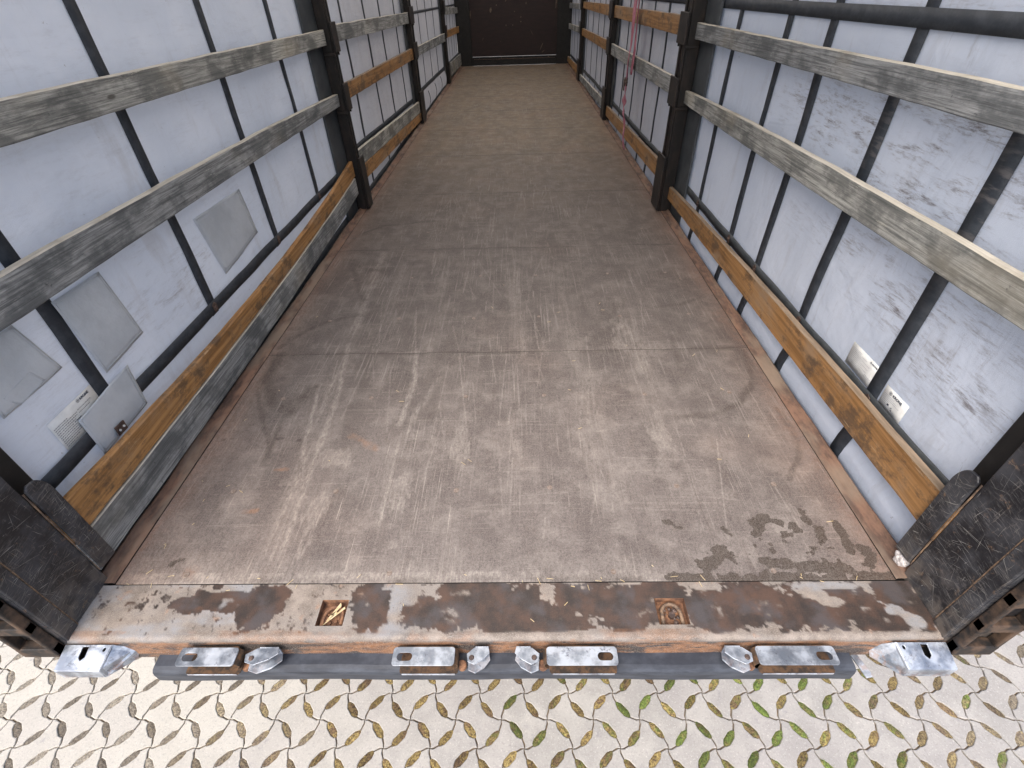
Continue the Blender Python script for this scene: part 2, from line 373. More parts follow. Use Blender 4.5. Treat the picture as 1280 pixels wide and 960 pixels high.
# ------------------------------------------------------------------ object helpers
def tag(o, label=None, cat=None, group=None, kind=None):
    if label: o["label"] = label
    if cat: o["category"] = cat
    if group: o["group"] = group
    if kind: o["kind"] = kind
    return o
def empty(name, loc, parent=None):
    o = bpy.data.objects.new(name, None); C.objects.link(o); o.location = loc
    if parent: o.parent = parent
    return o
def link(name, me, mats, parent=None, loc=(0, 0, 0)):
    o = bpy.data.objects.new(name, me); C.objects.link(o)
    for m in (mats if isinstance(mats, (list, tuple)) else [mats]): me.materials.append(m)
    o.location = loc
    if parent: o.parent = parent
    return o
def add_bevel(o, wd, seg=2):
    b = o.modifiers.new("bevel", 'BEVEL'); b.width = wd; b.segments = seg; b.limit_method = 'ANGLE'; b.angle_limit = math.radians(40)
    b.harden_normals = False
    return o
class MB:
    def __init__(s): s.bm = bmesh.new()
    def box(s, x0, x1, y0, y1, z0, z1, mi=0):
        v = [s.bm.verts.new(p) for p in ((x0, y0, z0), (x1, y0, z0), (x1, y1, z0), (x0, y1, z0), (x0, y0, z1), (x1, y0, z1), (x1, y1, z1), (x0, y1, z1))]
        for f in ((0, 3, 2, 1), (4, 5, 6, 7), (0, 1, 5, 4), (1, 2, 6, 5), (2, 3, 7, 6), (3, 0, 4, 7)):
            s.bm.faces.new([v[i] for i in f]).material_index = mi
        return s
    def prism(s, pts, axis, a, b, holes=(), mi=0):
        """polygon pts in the plane perpendicular to axis, extruded from a to b"""
        def P(q, t):
            if axis == 0: return (t, q[0], q[1])
            if axis == 1: return (q[0], t, q[1])
            return (q[0], q[1], t)
        bm2 = bmesh.new(); es = []
        for loop in [pts] + list(holes):
            vs = [bm2.verts.new(P(q, a)) for q in loop]
            es += [bm2.edges.new((vs[i], vs[(i + 1) % len(vs)])) for i in range(len(vs))]
        bmesh.ops.triangle_fill(bm2, use_beauty=True, use_dissolve=False, edges=es)
        bmesh.ops.dissolve_limit(bm2, angle_limit=.01, verts=bm2.verts, edges=bm2.edges) if not holes else None
        r = bmesh.ops.extrude_face_region(bm2, geom=bm2.faces[:])
        d = [0, 0, 0]; d[axis] = b - a
        bmesh.ops.translate(bm2, vec=d, verts=[v for v in r['geom'] if isinstance(v, bmesh.types.BMVert)])
        bmesh.ops.recalc_face_normals(bm2, faces=bm2.faces)
        for f in bm2.faces: f.material_index = mi
        me = bpy.data.meshes.new("tmp"); bm2.to_mesh(me); bm2.free(); s.bm.from_mesh(me); bpy.data.meshes.remove(me)
        return s
    def cyl(s, c, r, h, axis=2, n=20, r2=None):
        vs = []
        for k, (t, rr) in enumerate(((0, r), (h, r if r2 is None else r2))):
            ring = []
            for i in range(n):
                a = 2 * PI * i / n; u, v = rr * math.cos(a), rr * math.sin(a)
                p = [c[0], c[1], c[2]]; p[axis] += t; p[(axis + 1) % 3] += u; p[(axis + 2) % 3] += v
                ring.append(s.bm.verts.new(p))
            vs.append(ring)
        for i in range(n): s.bm.faces.new((vs[0][i], vs[0][(i + 1) % n], vs[1][(i + 1) % n], vs[1][i]))
        s.bm.faces.new(vs[0][::-1]); s.bm.faces.new(vs[1])
        return s
    def tube(s, pts, r, n=10):
        rings = []
        for i, p in enumerate(pts):
            p = Vector(p); d = (Vector(pts[min(i + 1, len(pts) - 1)]) - Vector(pts[max(i - 1, 0)])).normalized()
            a = d.orthogonal().normalized() if i == 0 else (a0 - d * a0.dot(d)).normalized()
            a0 = a; b = d.cross(a)
            rr = r[i] if isinstance(r, (list, tuple)) else r
            rings.append([s.bm.verts.new(p + rr * (math.cos(2 * PI * k / n) * a + math.sin(2 * PI * k / n) * b)) for k in range(n)])
        for A, B in zip(rings[:-1], rings[1:]):
            for k in range(n): s.bm.faces.new((A[k], A[(k + 1) % n], B[(k + 1) % n], B[k]))
        s.bm.faces.new(rings[0][::-1]); s.bm.faces.new(rings[-1])
        return s
    def build(s, name, mats, parent=None, bevel=0, seg=2, smooth=False):
        bmesh.ops.recalc_face_normals(s.bm, faces=s.bm.faces)
        me = bpy.data.meshes.new(name); s.bm.to_mesh(me); s.bm.free()
        if smooth:
            for p in me.polygons: p.use_smooth = True
        o = link(name, me, mats, parent)
        if bevel: add_bevel(o, bevel, seg)
        return o
def grid_mesh(name, P, mask=None, skip=None, smooth=True):
    """P: (n,m,3) vertex grid"""
    n, m, _ = P.shape
    me = bpy.data.meshes.new(name)
    idx = np.arange(n * m).reshape(n, m)
    q = np.stack([idx[:-1, :-1], idx[1:, :-1], idx[1:, 1:], idx[:-1, 1:]], -1)
    if skip is not None: q = q[~skip]
    q = q.reshape(-1, 4)
    me.vertices.add(n * m); me.vertices.foreach_set("co", P.reshape(-1).astype(np.float32))
    me.loops.add(q.size); me.loops.foreach_set("vertex_index", q.reshape(-1).astype(np.int32))
    me.polygons.add(len(q)); me.polygons.foreach_set("loop_start", (np.arange(len(q)) * 4).astype(np.int32))
    try: me.polygons.foreach_set("loop_total", np.full(len(q), 4, np.int32))
    except Exception: pass
    me.update(calc_edges=True); me.validate()
    if mask is not None and len(me.vertices) == n * m:
        a = me.color_attributes.new("wear_tone", 'FLOAT_COLOR', 'POINT')
        a.data.foreach_set("color", mask.reshape(-1).astype(np.float32))
    if smooth: me.polygons.foreach_set("use_smooth", np.ones(len(me.polygons), bool))
    return me
def rounded(x0, x1, y0, y1, r, n=5):
    out = []
    for cx, cy, a0 in ((x1 - r, y1 - r, 0), (x0 + r, y1 - r, 90), (x0 + r, y0 + r, 180), (x1 - r, y0 + r, 270)):
        for i in range(n + 1):
            a = math.radians(a0 + 90 * i / n); out.append((cx + r * math.cos(a), cy + r * math.sin(a)))
    return out

# ================================================================== GROUND
GZ = -1.20
me = bpy.data.meshes.new("pavement_bed")
bm = bmesh.new()
bm.faces.new([bm.verts.new(p) for p in ((-4.4, -4.4, 0), (4.4, -4.4, 0), (4.4, 3.6, 0), (-4.4, 3.6, 0))])
bm.to_mesh(me); bm.free()
tag(link("ground", me, MAT['soil'], loc=(0, 0, GZ - .009)), kind='structure')

me = bpy.data.meshes.new("yard"); bm = bmesh.new()
o_ = [bm.verts.new(p) for p in ((-150, -150, 0), (150, -150, 0), (150, 150, 0), (-150, 150, 0))]
i_ = [bm.verts.new(p) for p in ((-4.15, -4.25, 0), (4.25, -4.25, 0), (4.25, 3.30, 0), (-4.15, 3.30, 0))]
for k in range(4): bm.faces.new((o_[k], o_[(k + 1) % 4], i_[(k + 1) % 4], i_[k]))
bm.to_mesh(me); bm.free()
tag(link("yard", me, MAT['yard'], loc=(0, 0, GZ - .004)), kind='structure')
HX, HY = .105, .109
OX, OY = .067, .267
LENS_A, LENS_B = (.365, .10), (.90, .60)
def edge_path(P, Q, p_horizontal):
    """joint line from a P cross to a Q cross: straight out, a slanted lens, straight in. Returns pts and half-widths"""
    dx, dy = Q[0] - P[0], Q[1] - P[1]
    def at(a, b):          # a along the leaving direction, b along the other
        return (P[0] + dx * a, P[1] + dy * b) if p_horizontal else (P[0] + dx * b, P[1] + dy * a)
    J = .0026
    A, B = LENS_A, LENS_B
    def lerp(t): return (A[0] + (B[0] - A[0]) * t, A[1] + (B[1] - A[1]) * t)
    fr = [((.0, .0), J), ((.15, .0), J), (lerp(0), J), (lerp(.03), .0065), (lerp(.25), .0150), (lerp(.75), .0150), (lerp(.97), .0065), (lerp(1), J), ((1.0, .86), J), ((1., 1.), J)]
    wv = 1 + .22 * mnoise.noise(Vector(((P[0] + Q[0]) * 31, (P[1] + Q[1]) * 31, 5)))
    return [(at(*f), h * wv + (.0008 * mnoise.noise(Vector((P[0] * 90, Q[1] * 90, i_))))) for i_, (f, h) in enumerate(fr)]
def offset_side(path, centre):
    pts = [Vector(p).to_2d() for p, h in path]; out = []
    for i, (p, h) in enumerate(path):
        p = Vector(p); a = Vector(path[max(i - 1, 0)][0]); b = Vector(path[min(i + 1, len(path) - 1)][0])
        d = (b - a).normalized(); nrm = Vector((-d.y, d.x))
        m = Vector(path[len(path) // 2][0])
        if nrm.dot(Vector(centre) - m) < 0: nrm = -nrm
        out.append(p + nrm * h)
    return out
verts, faces, cols = [], [], []
lv, lf, lc = [], [], []
blade_v, blade_f, blade_c = [], [], []
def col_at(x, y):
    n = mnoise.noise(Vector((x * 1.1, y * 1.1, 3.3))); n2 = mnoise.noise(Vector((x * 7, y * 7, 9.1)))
    warm = max(0, min(1, (-x - .2) / 1.3 + .2 * n)); dirty = max(0, min(1, .15 + .9 * mnoise.noise(Vector((x * 2.1, y * 2.1, 7))) + .35 * n2 + (.25 if x > .7 else 0)))  # warm: brighter cream toward the left, overexposure put into the block colour
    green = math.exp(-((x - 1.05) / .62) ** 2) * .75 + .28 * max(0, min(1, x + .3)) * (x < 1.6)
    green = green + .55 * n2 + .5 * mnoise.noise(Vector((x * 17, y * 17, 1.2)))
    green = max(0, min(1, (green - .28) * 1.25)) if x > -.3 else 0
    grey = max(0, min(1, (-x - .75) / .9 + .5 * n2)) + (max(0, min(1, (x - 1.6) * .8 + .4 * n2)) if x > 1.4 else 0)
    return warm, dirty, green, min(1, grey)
lens_done = set()
for i in range(-40, 41):
    for j in range(-40, 30):
        if (i + j) % 2: continue
        # block whose top cross T sits at lattice index (i, j); rows j even carry P crosses
        T = (OX + HX * i, OY + HY * j); Rr = (T[0] + HX, T[1] - HY); B = (T[0], T[1] - 2 * HY); L = (T[0] - HX, T[1] - HY)
        c = (T[0], T[1] - HY)
        def jt(q): return (q[0] + .0022 * mnoise.noise(Vector((q[0] * 7.3, q[1] * 7.3, 2))), q[1] + .0022 * mnoise.noise(Vector((q[0] * 7.3, q[1] * 7.3, 8))))
        T, Rr, B, L = jt(T), jt(Rr), jt(B), jt(L)
        TP = (j % 2 == 0)
        def seg(a, b, diag, aP):
            # diag '/' : P horizontal ; '\\' : P vertical
            P_, Q_ = (a, b) if aP else (b, a)
            path = edge_path(P_, Q_, diag == '/')
            o = offset_side(path, c)
            return (o if aP else o[::-1]), path
        loops = []
        for a, b, dg, aP in ((T, Rr, '\\', TP), (Rr, B, '/', not TP), (B, L, '\\', TP), (L, T, '/', not TP)):
            o, path = seg(a, b, dg, aP)
            loops += o[:-1]
            key = (round((a[0] + b[0]) * 60), round((a[1] + b[1]) * 60))
            if key not in lens_done and abs(c[0]) < 2.9 and -.45 < c[1] < .75:
                lens_done.add(key)
                pa, pb = Vector(path[2][0]), Vector(path[7][0]); mid = (pa + pb) / 2; d = (pb - pa); ln = d.length; d.normalize(); nn = Vector((-d.y, d.x))
                wm, dt, gr, gy = col_at(mid.x, mid.y)
                if random.random() < .35: gr *= .25
                elif mid.x > -.2 and random.random() < .22: gr = max(gr, random.uniform(.3, .7))
                lb = random.random()
                base = len(lv); NU, NV = 11, 6
                for u in range(NU):
                    for v in range(NV):
                        fu = u / (NU - 1); fv = v / (NV - 1) * 2 - 1
                        hw = .0160 * min(1, min(fu, 1 - fu) / .22 * .60 + .40)
                        q = mid + d * (fu - .5) * ln * 1.02 + nn * hw * fv
                        nz = mnoise.noise(Vector((q.x * 130, q.y * 130, 0))) + .6 * mnoise.noise(Vector((q.x * 320, q.y * 320, 4)))
                        z = GZ - .0058 + (.0035 + .0035 * gr) * (1 - fv * fv) + .0022 * nz
                        g2 = max(0, min(1, gr * 1.15 - .12 + 1.1 * mnoise.noise(Vector((q.x * 55, q.y * 55, 8)))))
                        lv.append((q.x, q.y, z)); lc.append((g2 if gr > .08 else 0, gy, lb, 1))
                for u in range(NU - 1):
                    for v in range(NV - 1):
                        k = base + u * NV + v; lf.append((k, k + 1, k + NV + 1, k + NV))
                for _ in range(int(34 + 70 * gr)):
                    fu, fv = random.random(), random.uniform(-1, 1)
                    hw = .0145 * min(1, min(fu, 1 - fu) / .3)
                    q = mid + d * (fu - .5) * ln + nn * hw * fv
                    a = random.uniform(0, 2 * PI); h = random.uniform(.002, .007) * (1 + .8 * gr); l = random.uniform(.003, .009) * (1 + .6 * gr); wd = .0010
                    k = len(blade_v); z = GZ - .004
                    ex, ey = math.cos(a) * l, math.sin(a) * l; px, py = -math.sin(a) * wd, math.cos(a) * wd
                    blade_v += [(q.x + px, q.y + py, z), (q.x - px, q.y - py, z), (q.x + ex, q.y + ey, z + h)]
                    blade_f.append((k, k + 1, k + 2)); g3 = max(0, min(1, gr + random.uniform(-.5, .4))) if gr > .08 else 0
                    blade_c += [(g3, gy * random.random(), random.uniform(.5, 1), 1)] * 3
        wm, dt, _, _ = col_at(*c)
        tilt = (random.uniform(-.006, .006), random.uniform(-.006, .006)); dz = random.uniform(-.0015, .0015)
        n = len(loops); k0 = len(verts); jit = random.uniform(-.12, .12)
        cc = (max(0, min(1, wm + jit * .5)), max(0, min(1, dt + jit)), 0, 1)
        for ring, (ins, z) in enumerate(((.0, -.05), (.0, -.0045), (.0012, -.0012), (.0035, .0))):
            for a in range(n):
                p = loops[a]; pr, nx_ = loops[a - 1], loops[(a + 1) % n]
                d = (nx_ - pr); d = d.normalized() if d.length > 1e-9 else Vector((1, 0)); inn = Vector((d.y, -d.x))
                if inn.dot(Vector(c) - p) < -.02: pass
                q = p + Vector((d.y, -d.x)) * ins
                verts.append((q.x, q.y, GZ + z + dz + tilt[0] * (q.x - c[0]) + tilt[1] * (q.y - c[1]))); cols.append(cc)
        for ring in range(3):
            for a in range(n):
                b = (a + 1) % n; u = k0 + ring * n
                faces.append((u + a, u + b, u + n + b, u + n + a))
        faces.append(tuple(k0 + 3 * n + a for a in range(n)))
def raw_mesh(name, v, f, c, flip=False):
    me = bpy.data.meshes.new(name); me.from_pydata(v, [], [x[::-1] for x in f] if flip else f); me.update()
    a = me.color_attributes.new("wear_tone", 'FLOAT_COLOR', 'POINT'); a.data.foreach_set("color", np.array(c, np.float32).reshape(-1))
    return me
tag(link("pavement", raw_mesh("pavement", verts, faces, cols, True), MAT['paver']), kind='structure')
k = len(lv)
tag(link("moss", raw_mesh("moss", lv + blade_v, lf + [tuple(x + k for x in f) for f in blade_f], lc + blade_c), MAT['moss']),
    "moss and dry grass growing in the lens shaped paving gaps", "moss", kind='stuff')

# ================================================================== TRAILER
TR = tag(empty("curtainsider_trailer", (0, 6.4, GZ)),
         "long empty curtain sided trailer body with worn plywood floor and rusty rear sill", "trailer")
def tp(o):
    """parent to trailer keeping world placement"""
    o.parent = TR; o.matrix_parent_inverse = Matrix.Translation(TR.location).inverted(); return o
def sub(o, p):
    o.parent = p; o.matrix_parent_inverse = p.matrix_parent_inverse.copy() if False else Matrix.Identity(4); return o

# ---- wear strokes on the floor (half width, strength, points in metres)
WEAR = {
'light':[(0.030,.8,[(-0.862,2.548),(-0.839,1.873),(-0.795,1.387),(-0.785,1.082),(-0.759,0.776),(-0.77,0.578),(-0.739,0.256)]),(0.010,1.0,[(-0.448,1.384),(-0.417,1.148),(-0.435,0.867)]),(0.015,0.9,[(-0.287,1.242),(-0.384,0.905),(-0.422,0.668),(-0.411,0.389)]),(0.011,0.9,[(-0.808,1.465),(-0.747,1.026),(-0.733,0.736),(-0.707,0.276)]),(0.008,0.9,[(-0.855,1.141),(-0.792,0.737),(-0.742,0.574)]),(0.055,0.5,[(0.366,1.17),(0.365,0.718),(0.406,0.486)]),(0.049,0.6,[(0.638,1.818),(0.659,1.353),(0.624,0.996),(0.627,0.713)]),(0.032,0.6,[(0.024,2.358),(0.064,1.668),(0.072,1.369)]),(0.041,0.4,[(0.336,2.343),(0.341,1.659),(0.337,1.171)]),(0.027,0.4,[(-0.397,2.377),(-0.386,1.683),(-0.379,1.189)]),(0.037,0.4,[(-0.69,2.391),(-0.675,1.693)])],
'patch':[(0.026,1.0,[(-0.169,0.815),(-0.17,0.684)]),(0.035,0.9,[(-0.694,0.68),(-0.615,0.679)]),(0.030,0.9,[(-0.361,0.569),(-0.37,0.461)]),(0.029,0.9,[(-0.647,0.482),(-0.651,0.391)]),(0.013,1.0,[(-0.339,0.302),(-0.338,0.296)]),(0.026,0.8,[(0.658,1.287),(0.643,1.212)]),(0.029,0.7,[(0.615,0.801),(0.642,0.713)]),(0.016,0.7,[(0.062,0.757),(0.062,0.681)]),(0.030,0.7,[(0.593,1.65),(0.573,1.424)]),(0.022,0.6,[(-0.656,0.382),(-0.639,0.275)])],
'dark':[(0.019,1.0,[(-1.13,1.371),(-1.13,1.202),(-1.08,1.101),(-1.029,1.021),(-0.93,0.946),(-0.906,1.04),(-0.868,1.112)]),(0.010,0.9,[(-1.156,1.439),(-1.125,1.526),(-1.014,1.671),(-0.84,1.749)]),(0.007,0.7,[(-1.126,1.09),(-1.061,0.959),(-0.999,0.859),(-0.933,0.743)]),(0.010,0.8,[(1.158,1.339),(1.149,1.229),(1.104,1.089),(0.991,0.957),(0.85,0.891),(0.713,0.884)]),(0.008,0.7,[(1.15,0.933),(1.152,0.782),(1.124,0.66),(1.037,0.553)]),(0.012,0.7,[(-1.046,2.407),(-0.944,2.154),(-0.85,1.92)]),(0.012,0.7,[(-1.046,2.407),(-0.913,2.319),(-0.776,2.289)]),(0.011,0.9,[(-1.17,2.671),(-1.13,2.896),(-0.962,3.074),(-0.595,3.151)]),(0.009,0.9,[(-1.023,1.672),(-0.828,1.757)]),(0.011,0.8,[(0.841,1.784),(0.97,1.806),(1.122,1.882)]),(0.009,0.7,[(-0.919,0.655),(-0.94,0.829),(-0.946,1.03)]),(0.027,0.5,[(0.615,1.819),(0.58,1.65)]),(0.034,0.3,[(-0.753,2.063),(-0.705,1.536),(-0.639,1.024),(-0.598,0.733)]),(0.040,0.3,[(0.306,2.731),(0.391,1.828)]),(0.010,0.6,[(0.848,1.488),(0.819,1.219)]),(0.033,0.3,[(-0.295,1.45),(-0.322,1.187),(-0.321,0.914)])],
'spot':[(0.008,1.0,[(-0.919,0.792),(-0.906,0.792)]),(0.007,1.0,[(-0.83,0.781),(-0.823,0.781)]),(0.005,1.0,[(-1.116,0.795),(-1.106,0.795)]),(0.005,1.0,[(-1.147,0.791),(-1.137,0.791)])],
'rust':[(0.008,1.0,[(-0.864,0.626),(-0.821,0.625)]),(0.007,0.9,[(-0.903,0.433),(-0.854,0.439)]),(0.014,0.6,[(-0.616,0.8),(-0.502,0.732)]),(0.018,0.5,[(-0.978,0.206),(-0.973,0.206)]),(0.011,0.5,[(-1.18,0.28),(-1.18,0.437)])],
'wet':[(0.007,1.0,[(0.84,0.376),(0.89,0.382),(0.93,0.372)]),(0.008,1.0,[(0.896,0.398),(0.838,0.336)]),(0.008,1.0,[(1.022,0.412),(1.021,0.38)]),(0.007,1.0,[(0.967,0.365),(0.976,0.344)]),(0.008,1.0,[(1.043,0.349),(1.041,0.313)]),(0.007,1.0,[(1.11,0.364),(1.11,0.313),(1.108,0.261)]),(0.005,1.0,[(1.009,0.232),(1.009,0.221)]),(0.015,0.8,[(0.636,0.224),(0.685,0.245),(0.723,0.264)]),(0.011,0.8,[(0.833,0.225),(0.926,0.214),(1.065,0.202)]),(0.004,1.0,[(0.865,0.269),(0.865,0.263)]),(0.005,1.0,[(0.551,0.385),(0.596,0.354)]),(0.012,0.9,[(1.157,0.261),(1.144,0.194)]),(0.010,1.0,[(0.527,0.18),(1.169,0.175)]),(0.007,0.8,[(0.74,0.352),(0.75,0.328)]),(0.011,0.8,[(-1.037,0.233),(-1.025,0.25),(-1.014,0.258)])],
}
# many thin pallet scratches running mostly along the trailer, some across
SCR = []
for _ in range(240):
    x = random.gauss(.0, .5); y = random.uniform(.25, 3.6); a = random.gauss(0, .10) + (-.06 if x < 0 else .04); l = random.uniform(.06, .55)
    if abs(x) > 1.15: continue
    SCR.append((random.uniform(.0012, .0030), random.uniform(.15, .85), [(x, y), (x + math.sin(a) * l, y + math.cos(a) * l)]))
for _ in range(130):
    x = random.uniform(-1.1, .8); y = random.uniform(.25, 3.4); l = random.uniform(.04, .35)
    SCR.append((random.uniform(.001, .002), random.uniform(.3, .7), [(x, y), (x + l, y + random.gauss(0, .01))]))
def paint(X, Y, rough_edges=True):
    out = np.zeros(X.shape + (4,))
    jx = (fbm(X * 22, Y * 22, 5) - .5) * .016; jy = (fbm(X * 22, Y * 22, 9) - .5) * .02
    Xj, Yj = X + jx, Y + jy
    x0, x1, y0, y1 = X.min(), X.max(), Y.min(), Y.max()
    def stroke(hw, a, pts, soft=.7, jit=True):
        xs = [p[0] for p in pts]; ys = [p[1] for p in pts]
        if max(ys) < y0 - .1 or min(ys) > y1 + .1: return 0
        d = seg_dist(Xj if jit else X, Yj if jit else Y, pts)
        return a * (1 - sstep(hw * (1 - soft), hw * (1 + soft), d))
    streak = sstep(.40, .62, fbm(X * 75, Y * 3.5, 31)) * .75 + .25
    for hw, a, p in WEAR['light']: out[..., 0] = np.maximum(out[..., 0], stroke(hw, a, p, .9) * (streak if hw > .012 else 1))
    for hw, a, p in WEAR['patch']: out[..., 0] = np.maximum(out[..., 0], sstep(.38, .62, stroke(hw * 1.25, a, p, .9) + (fbm(X * 70, Y * 22, 57, 4) - .5) * 1.3) * .6)
    for hw, a, p in SCR: out[..., 0] = np.maximum(out[..., 0], stroke(max(hw, .0022), a, p, .8, False))
    for hw, a, p in WEAR['dark']: out[..., 1] = np.maximum(out[..., 1], stroke(hw * 1.35, min(1, a * 1.2), p, .85))
    for hw, a, p in WEAR['spot']: out[..., 1] = np.maximum(out[..., 1], stroke(hw, a, p, .4, False) * 1.2)
    for hw, a, p in WEAR['rust']: out[..., 2] = np.maximum(out[..., 2], stroke(hw, a, p, .7))
    for hw, a, p in WEAR['wet']: out[..., 3] = np.maximum(out[..., 3], stroke(hw * 1.9, a, p, .95))
    # sandy band just before the sill, dusty edges, rusty rims
    band = (1 - sstep(.200, .210, Y + (fbm(X * 9, Y * 30, 3) - .5) * .012)) * (sstep(.30, .6, fbm(X * 14, Y * 30, 21)) * .5 + .5) * (1 - sstep(.42, .62, X)) * 1.3
    band = np.maximum(band, (1 - sstep(.20, .30, Y + (fbm(X * 7, Y * 9, 4) - .5) * .06)) * .45 * (X < .55))
    out[..., 0] = np.maximum(out[..., 0], band * .75)
    edge = sstep(1.10, 1.19, np.abs(X) + (fbm(X * 6, Y * 6, 8) - .5) * .10)
    out[..., 2] = np.maximum(out[..., 2], edge * .35)
    out[..., 0] = np.maximum(out[..., 0], sstep(1.02, 1.14, -X + (fbm(X * 5, Y * 3, 14) - .5) * .12) * .45 * (Y < 2))
    wn = fbm(X * 38, Y * 55, 88, 5) - .5
    reg = np.exp(-((X - .95) / .28) ** 2 - ((Y - .29) / .10) ** 2) * .42
    out[..., 3] = sstep(.42, .64, out[..., 3] * .76 + reg * (out[..., 3] > -1) * .8 + wn * 1.15)
    out[..., 1] *= sstep(.34, .60, fbm(X * 24, Y * 24, 91, 4)) * .5 + .5
    return np.clip(out, 0, 1)
SEAMS = [.1685, 1.376, 2.615, 3.775, 5.03, 6.25, 7.47, 8.69, 9.91, 11.13, 12.80]
XF = 1.188
for i in range(len(SEAMS) - 1):
    a, b = SEAMS[i] + .0007, SEAMS[i + 1] - .0007
    st = (.0036, .0045, .006, .012)[min(i, 3)]
    nx = int(2 * XF / st); ny = int((b - a) / st)
    xs = np.linspace(-XF, XF, nx); ys = np.linspace(a, b, ny)
    X, Y = np.meshgrid(xs, ys, indexing='ij')
    mk = paint(X, Y)
    # seam edges: chipped light line
    ds = np.minimum(Y - a, b - Y)
    ch = (1 - sstep(.002, .009, ds + (fbm(X * 30, Y * 30, 44) - .5) * .006)) * sstep(.34, .56, fbm(X * 5, Y * 3 + i * 7, 40))
    mk[..., 0] = np.maximum(mk[..., 0], ch * 1.0)
    dk = (1 - sstep(.003, .030, ds)) * sstep(.45, .62, fbm(X * 4, Y * 3 + i * 5, 50))
    mk[..., 1] = np.maximum(mk[..., 1], dk * .75)
    crack = (1 - sstep(.0, .0045, Y - a)) * (i > 0)
    mk[..., 1] = np.maximum(mk[..., 1], crack); mk[..., 0] *= 1 - crack
    Z = (fbm(X * 3, Y * 3, 77) - .5) * .004 - .001
    Z -= (1 - sstep(0, .003, ds)) * .0012
    P = np.stack([X, Y, Z], -1)
    fp = tp(link("floor_panel", grid_mesh("floor_panel", P, mk), MAT['floor']))
    # screw heads
    for row in ((.35, .88) if i == 0 else (.3, .7)):
        for x in (-.98, -.60, -.17, .183, .62, .98):
            y = a + (b - a) * row - .05
            if i == 0 and row == .35: y = .524
            if i == 0 and row == .88: y = 1.042
            if i > 3 and abs(x) > .7: continue
            m = MB().cyl((x + random.uniform(-.01, .01), y + random.uniform(-.008, .008), -.003), .0098, .0036, 2, 14)
            s = m.build("screw", MAT['plug'], None); s.parent = fp
    if i == 0:
        for x in (-.98, -.34, .353, .84):
            m = MB().cyl((x, .2, -.003), .0085, .0034, 2, 14); s = m.build("screw", MAT['plug'], None); s.parent = fp
m = MB().box(-1.262, 1.262, .1655, 12.8, -.16, -.012); tp(m.build("floor_frame", MAT['black']))

# ---- rear sill
xs = np.arange(-1.246, 1.2461, .004)
for q_ in (-.522, -.443, .458, .545): xs[np.argmin(np.abs(xs - q_))] = q_
prof = [(y, 0.0) for y in np.concatenate([np.arange(.165, .116, -.0045), [.1155], np.arange(.111, .044, -.0045), [.0395], np.arange(.035, .0165, -.0045)])]
prof += [(.0155 - .0145 * math.sin(t), -.0145 * (1 - math.cos(t))) for t in np.linspace(.1, PI / 2, 8)]
prof += [(.001 - .0005 * k, -.0145 - k * .006) for k in range(1, 14)]
prof = np.array(prof)
X, S = np.meshgrid(xs, np.arange(len(prof)), indexing='ij')
Y = prof[S, 0]; Z = prof[S, 1].copy()
Z += (fbm(X * 6, Y * 20, 3) - .5) * .0022
Y2 = Y + (fbm(X * 5, Z * 10, 13) - .5) * .004 * (Y < .02)
def blobs(X, Y, L):
    f = np.zeros(X.shape)
    for cx, cy, rx, ry in L: f = np.maximum(f, 1 - np.sqrt(((X - cx) / rx) ** 2 + ((Y - cy) / ry) ** 2))
    return f
BL = [(-.905, .105, .085, .05), (-.80, .115, .09, .04), (-.70, .10, .085, .085), (-.66, .14, .05, .035),
      (-.38, .12, .075, .06), (-.36, .065, .08, .065), (-.20, .075, .13, .075), (-.12, .13, .09, .055), (.0, .10, .20, .09), (.10, .06, .22, .08), (.28, .11, .18, .075), (.38, .07, .12, .075), (.43, .12, .06, .06),
      (.50, .14, .09, .05), (.62, .08, .13, .08), (.75, .10, .16, .085), (.88, .075, .16, .075), (1.0, .10, .14, .075), (1.08, .06, .12, .06), (1.17, .13, .10, .09), (1.20, .07, .06, .08), (-.86, .16, .02, .015)]
nz = fbm(X * 22, Y2 * 30, 61, 5) - .5
nf = fbm(X * 70, Y2 * 90, 66, 3) - .5
f = blobs(X, Y, BL)
stain = sstep(.17, .21, f + nz * .95 + nf * .38)
stain = np.maximum(stain, sstep(.72, .76, fbm(X * 70, Y2 * 70, 301, 3)) * (f > -.3) * .8)
holes = blobs(X, Y, [(-.27, .135, .04, .045), (-.30, .09, .025, .06), (-.30, .02, .05, .03), (.93, .125, .055, .025), (.97, .105, .05, .02), (.20, .012, .3, .012), (1.13, .08, .035, .02), (1.17, .05, .04, .03), (.98, .15, .12, .014), (.62, .152, .05, .016)])
stain *= 1 - sstep(.15, .30, holes + nz * .8)
stain *= sstep(.014, .022, Y + nz * .02)
front = sstep(-.010, -.022, Z - (fbm(X * 10, Z * 3, 5) - .5) * .02)
org = np.maximum(front, sstep(.50, .66, fbm(X * 6, Y2 * 22, 71)) * (Y < .03) * .42)
blue = np.maximum(sstep(.5, .62, fbm(X * 4, Y2 * 14, 81)) * (X < -.75), blobs(X, Y, [(1.13, .085, .06, .03), (1.19, .045, .07, .03), (.98, .15, .15, .02), (-.31, .12, .07, .06), (-.32, .03, .08, .03)]) * 2)
black = sstep(.50, .60, fbm(X * 4, Z * 24, 91)) * (Z < -.022) * .95
mk = np.stack([stain, np.clip(org, 0, 1), np.clip(blue, 0, 1), black], -1)
P = np.stack([X, Y2, Z], -1)
cxm = (xs[:-1] + xs[1:]) / 2; sm = (prof[:-1, 0] + prof[1:, 0]) / 2
CX, CY = np.meshgrid(cxm, sm, indexing='ij')
skip = (((CX > -.522) & (CX < -.443)) | ((CX > .458) & (CX < .545))) & (CY > .0395) & (CY < .1155)
sill = tp(link("rear_sill", grid_mesh("rear_sill", P, mk, skip), MAT['sill']))
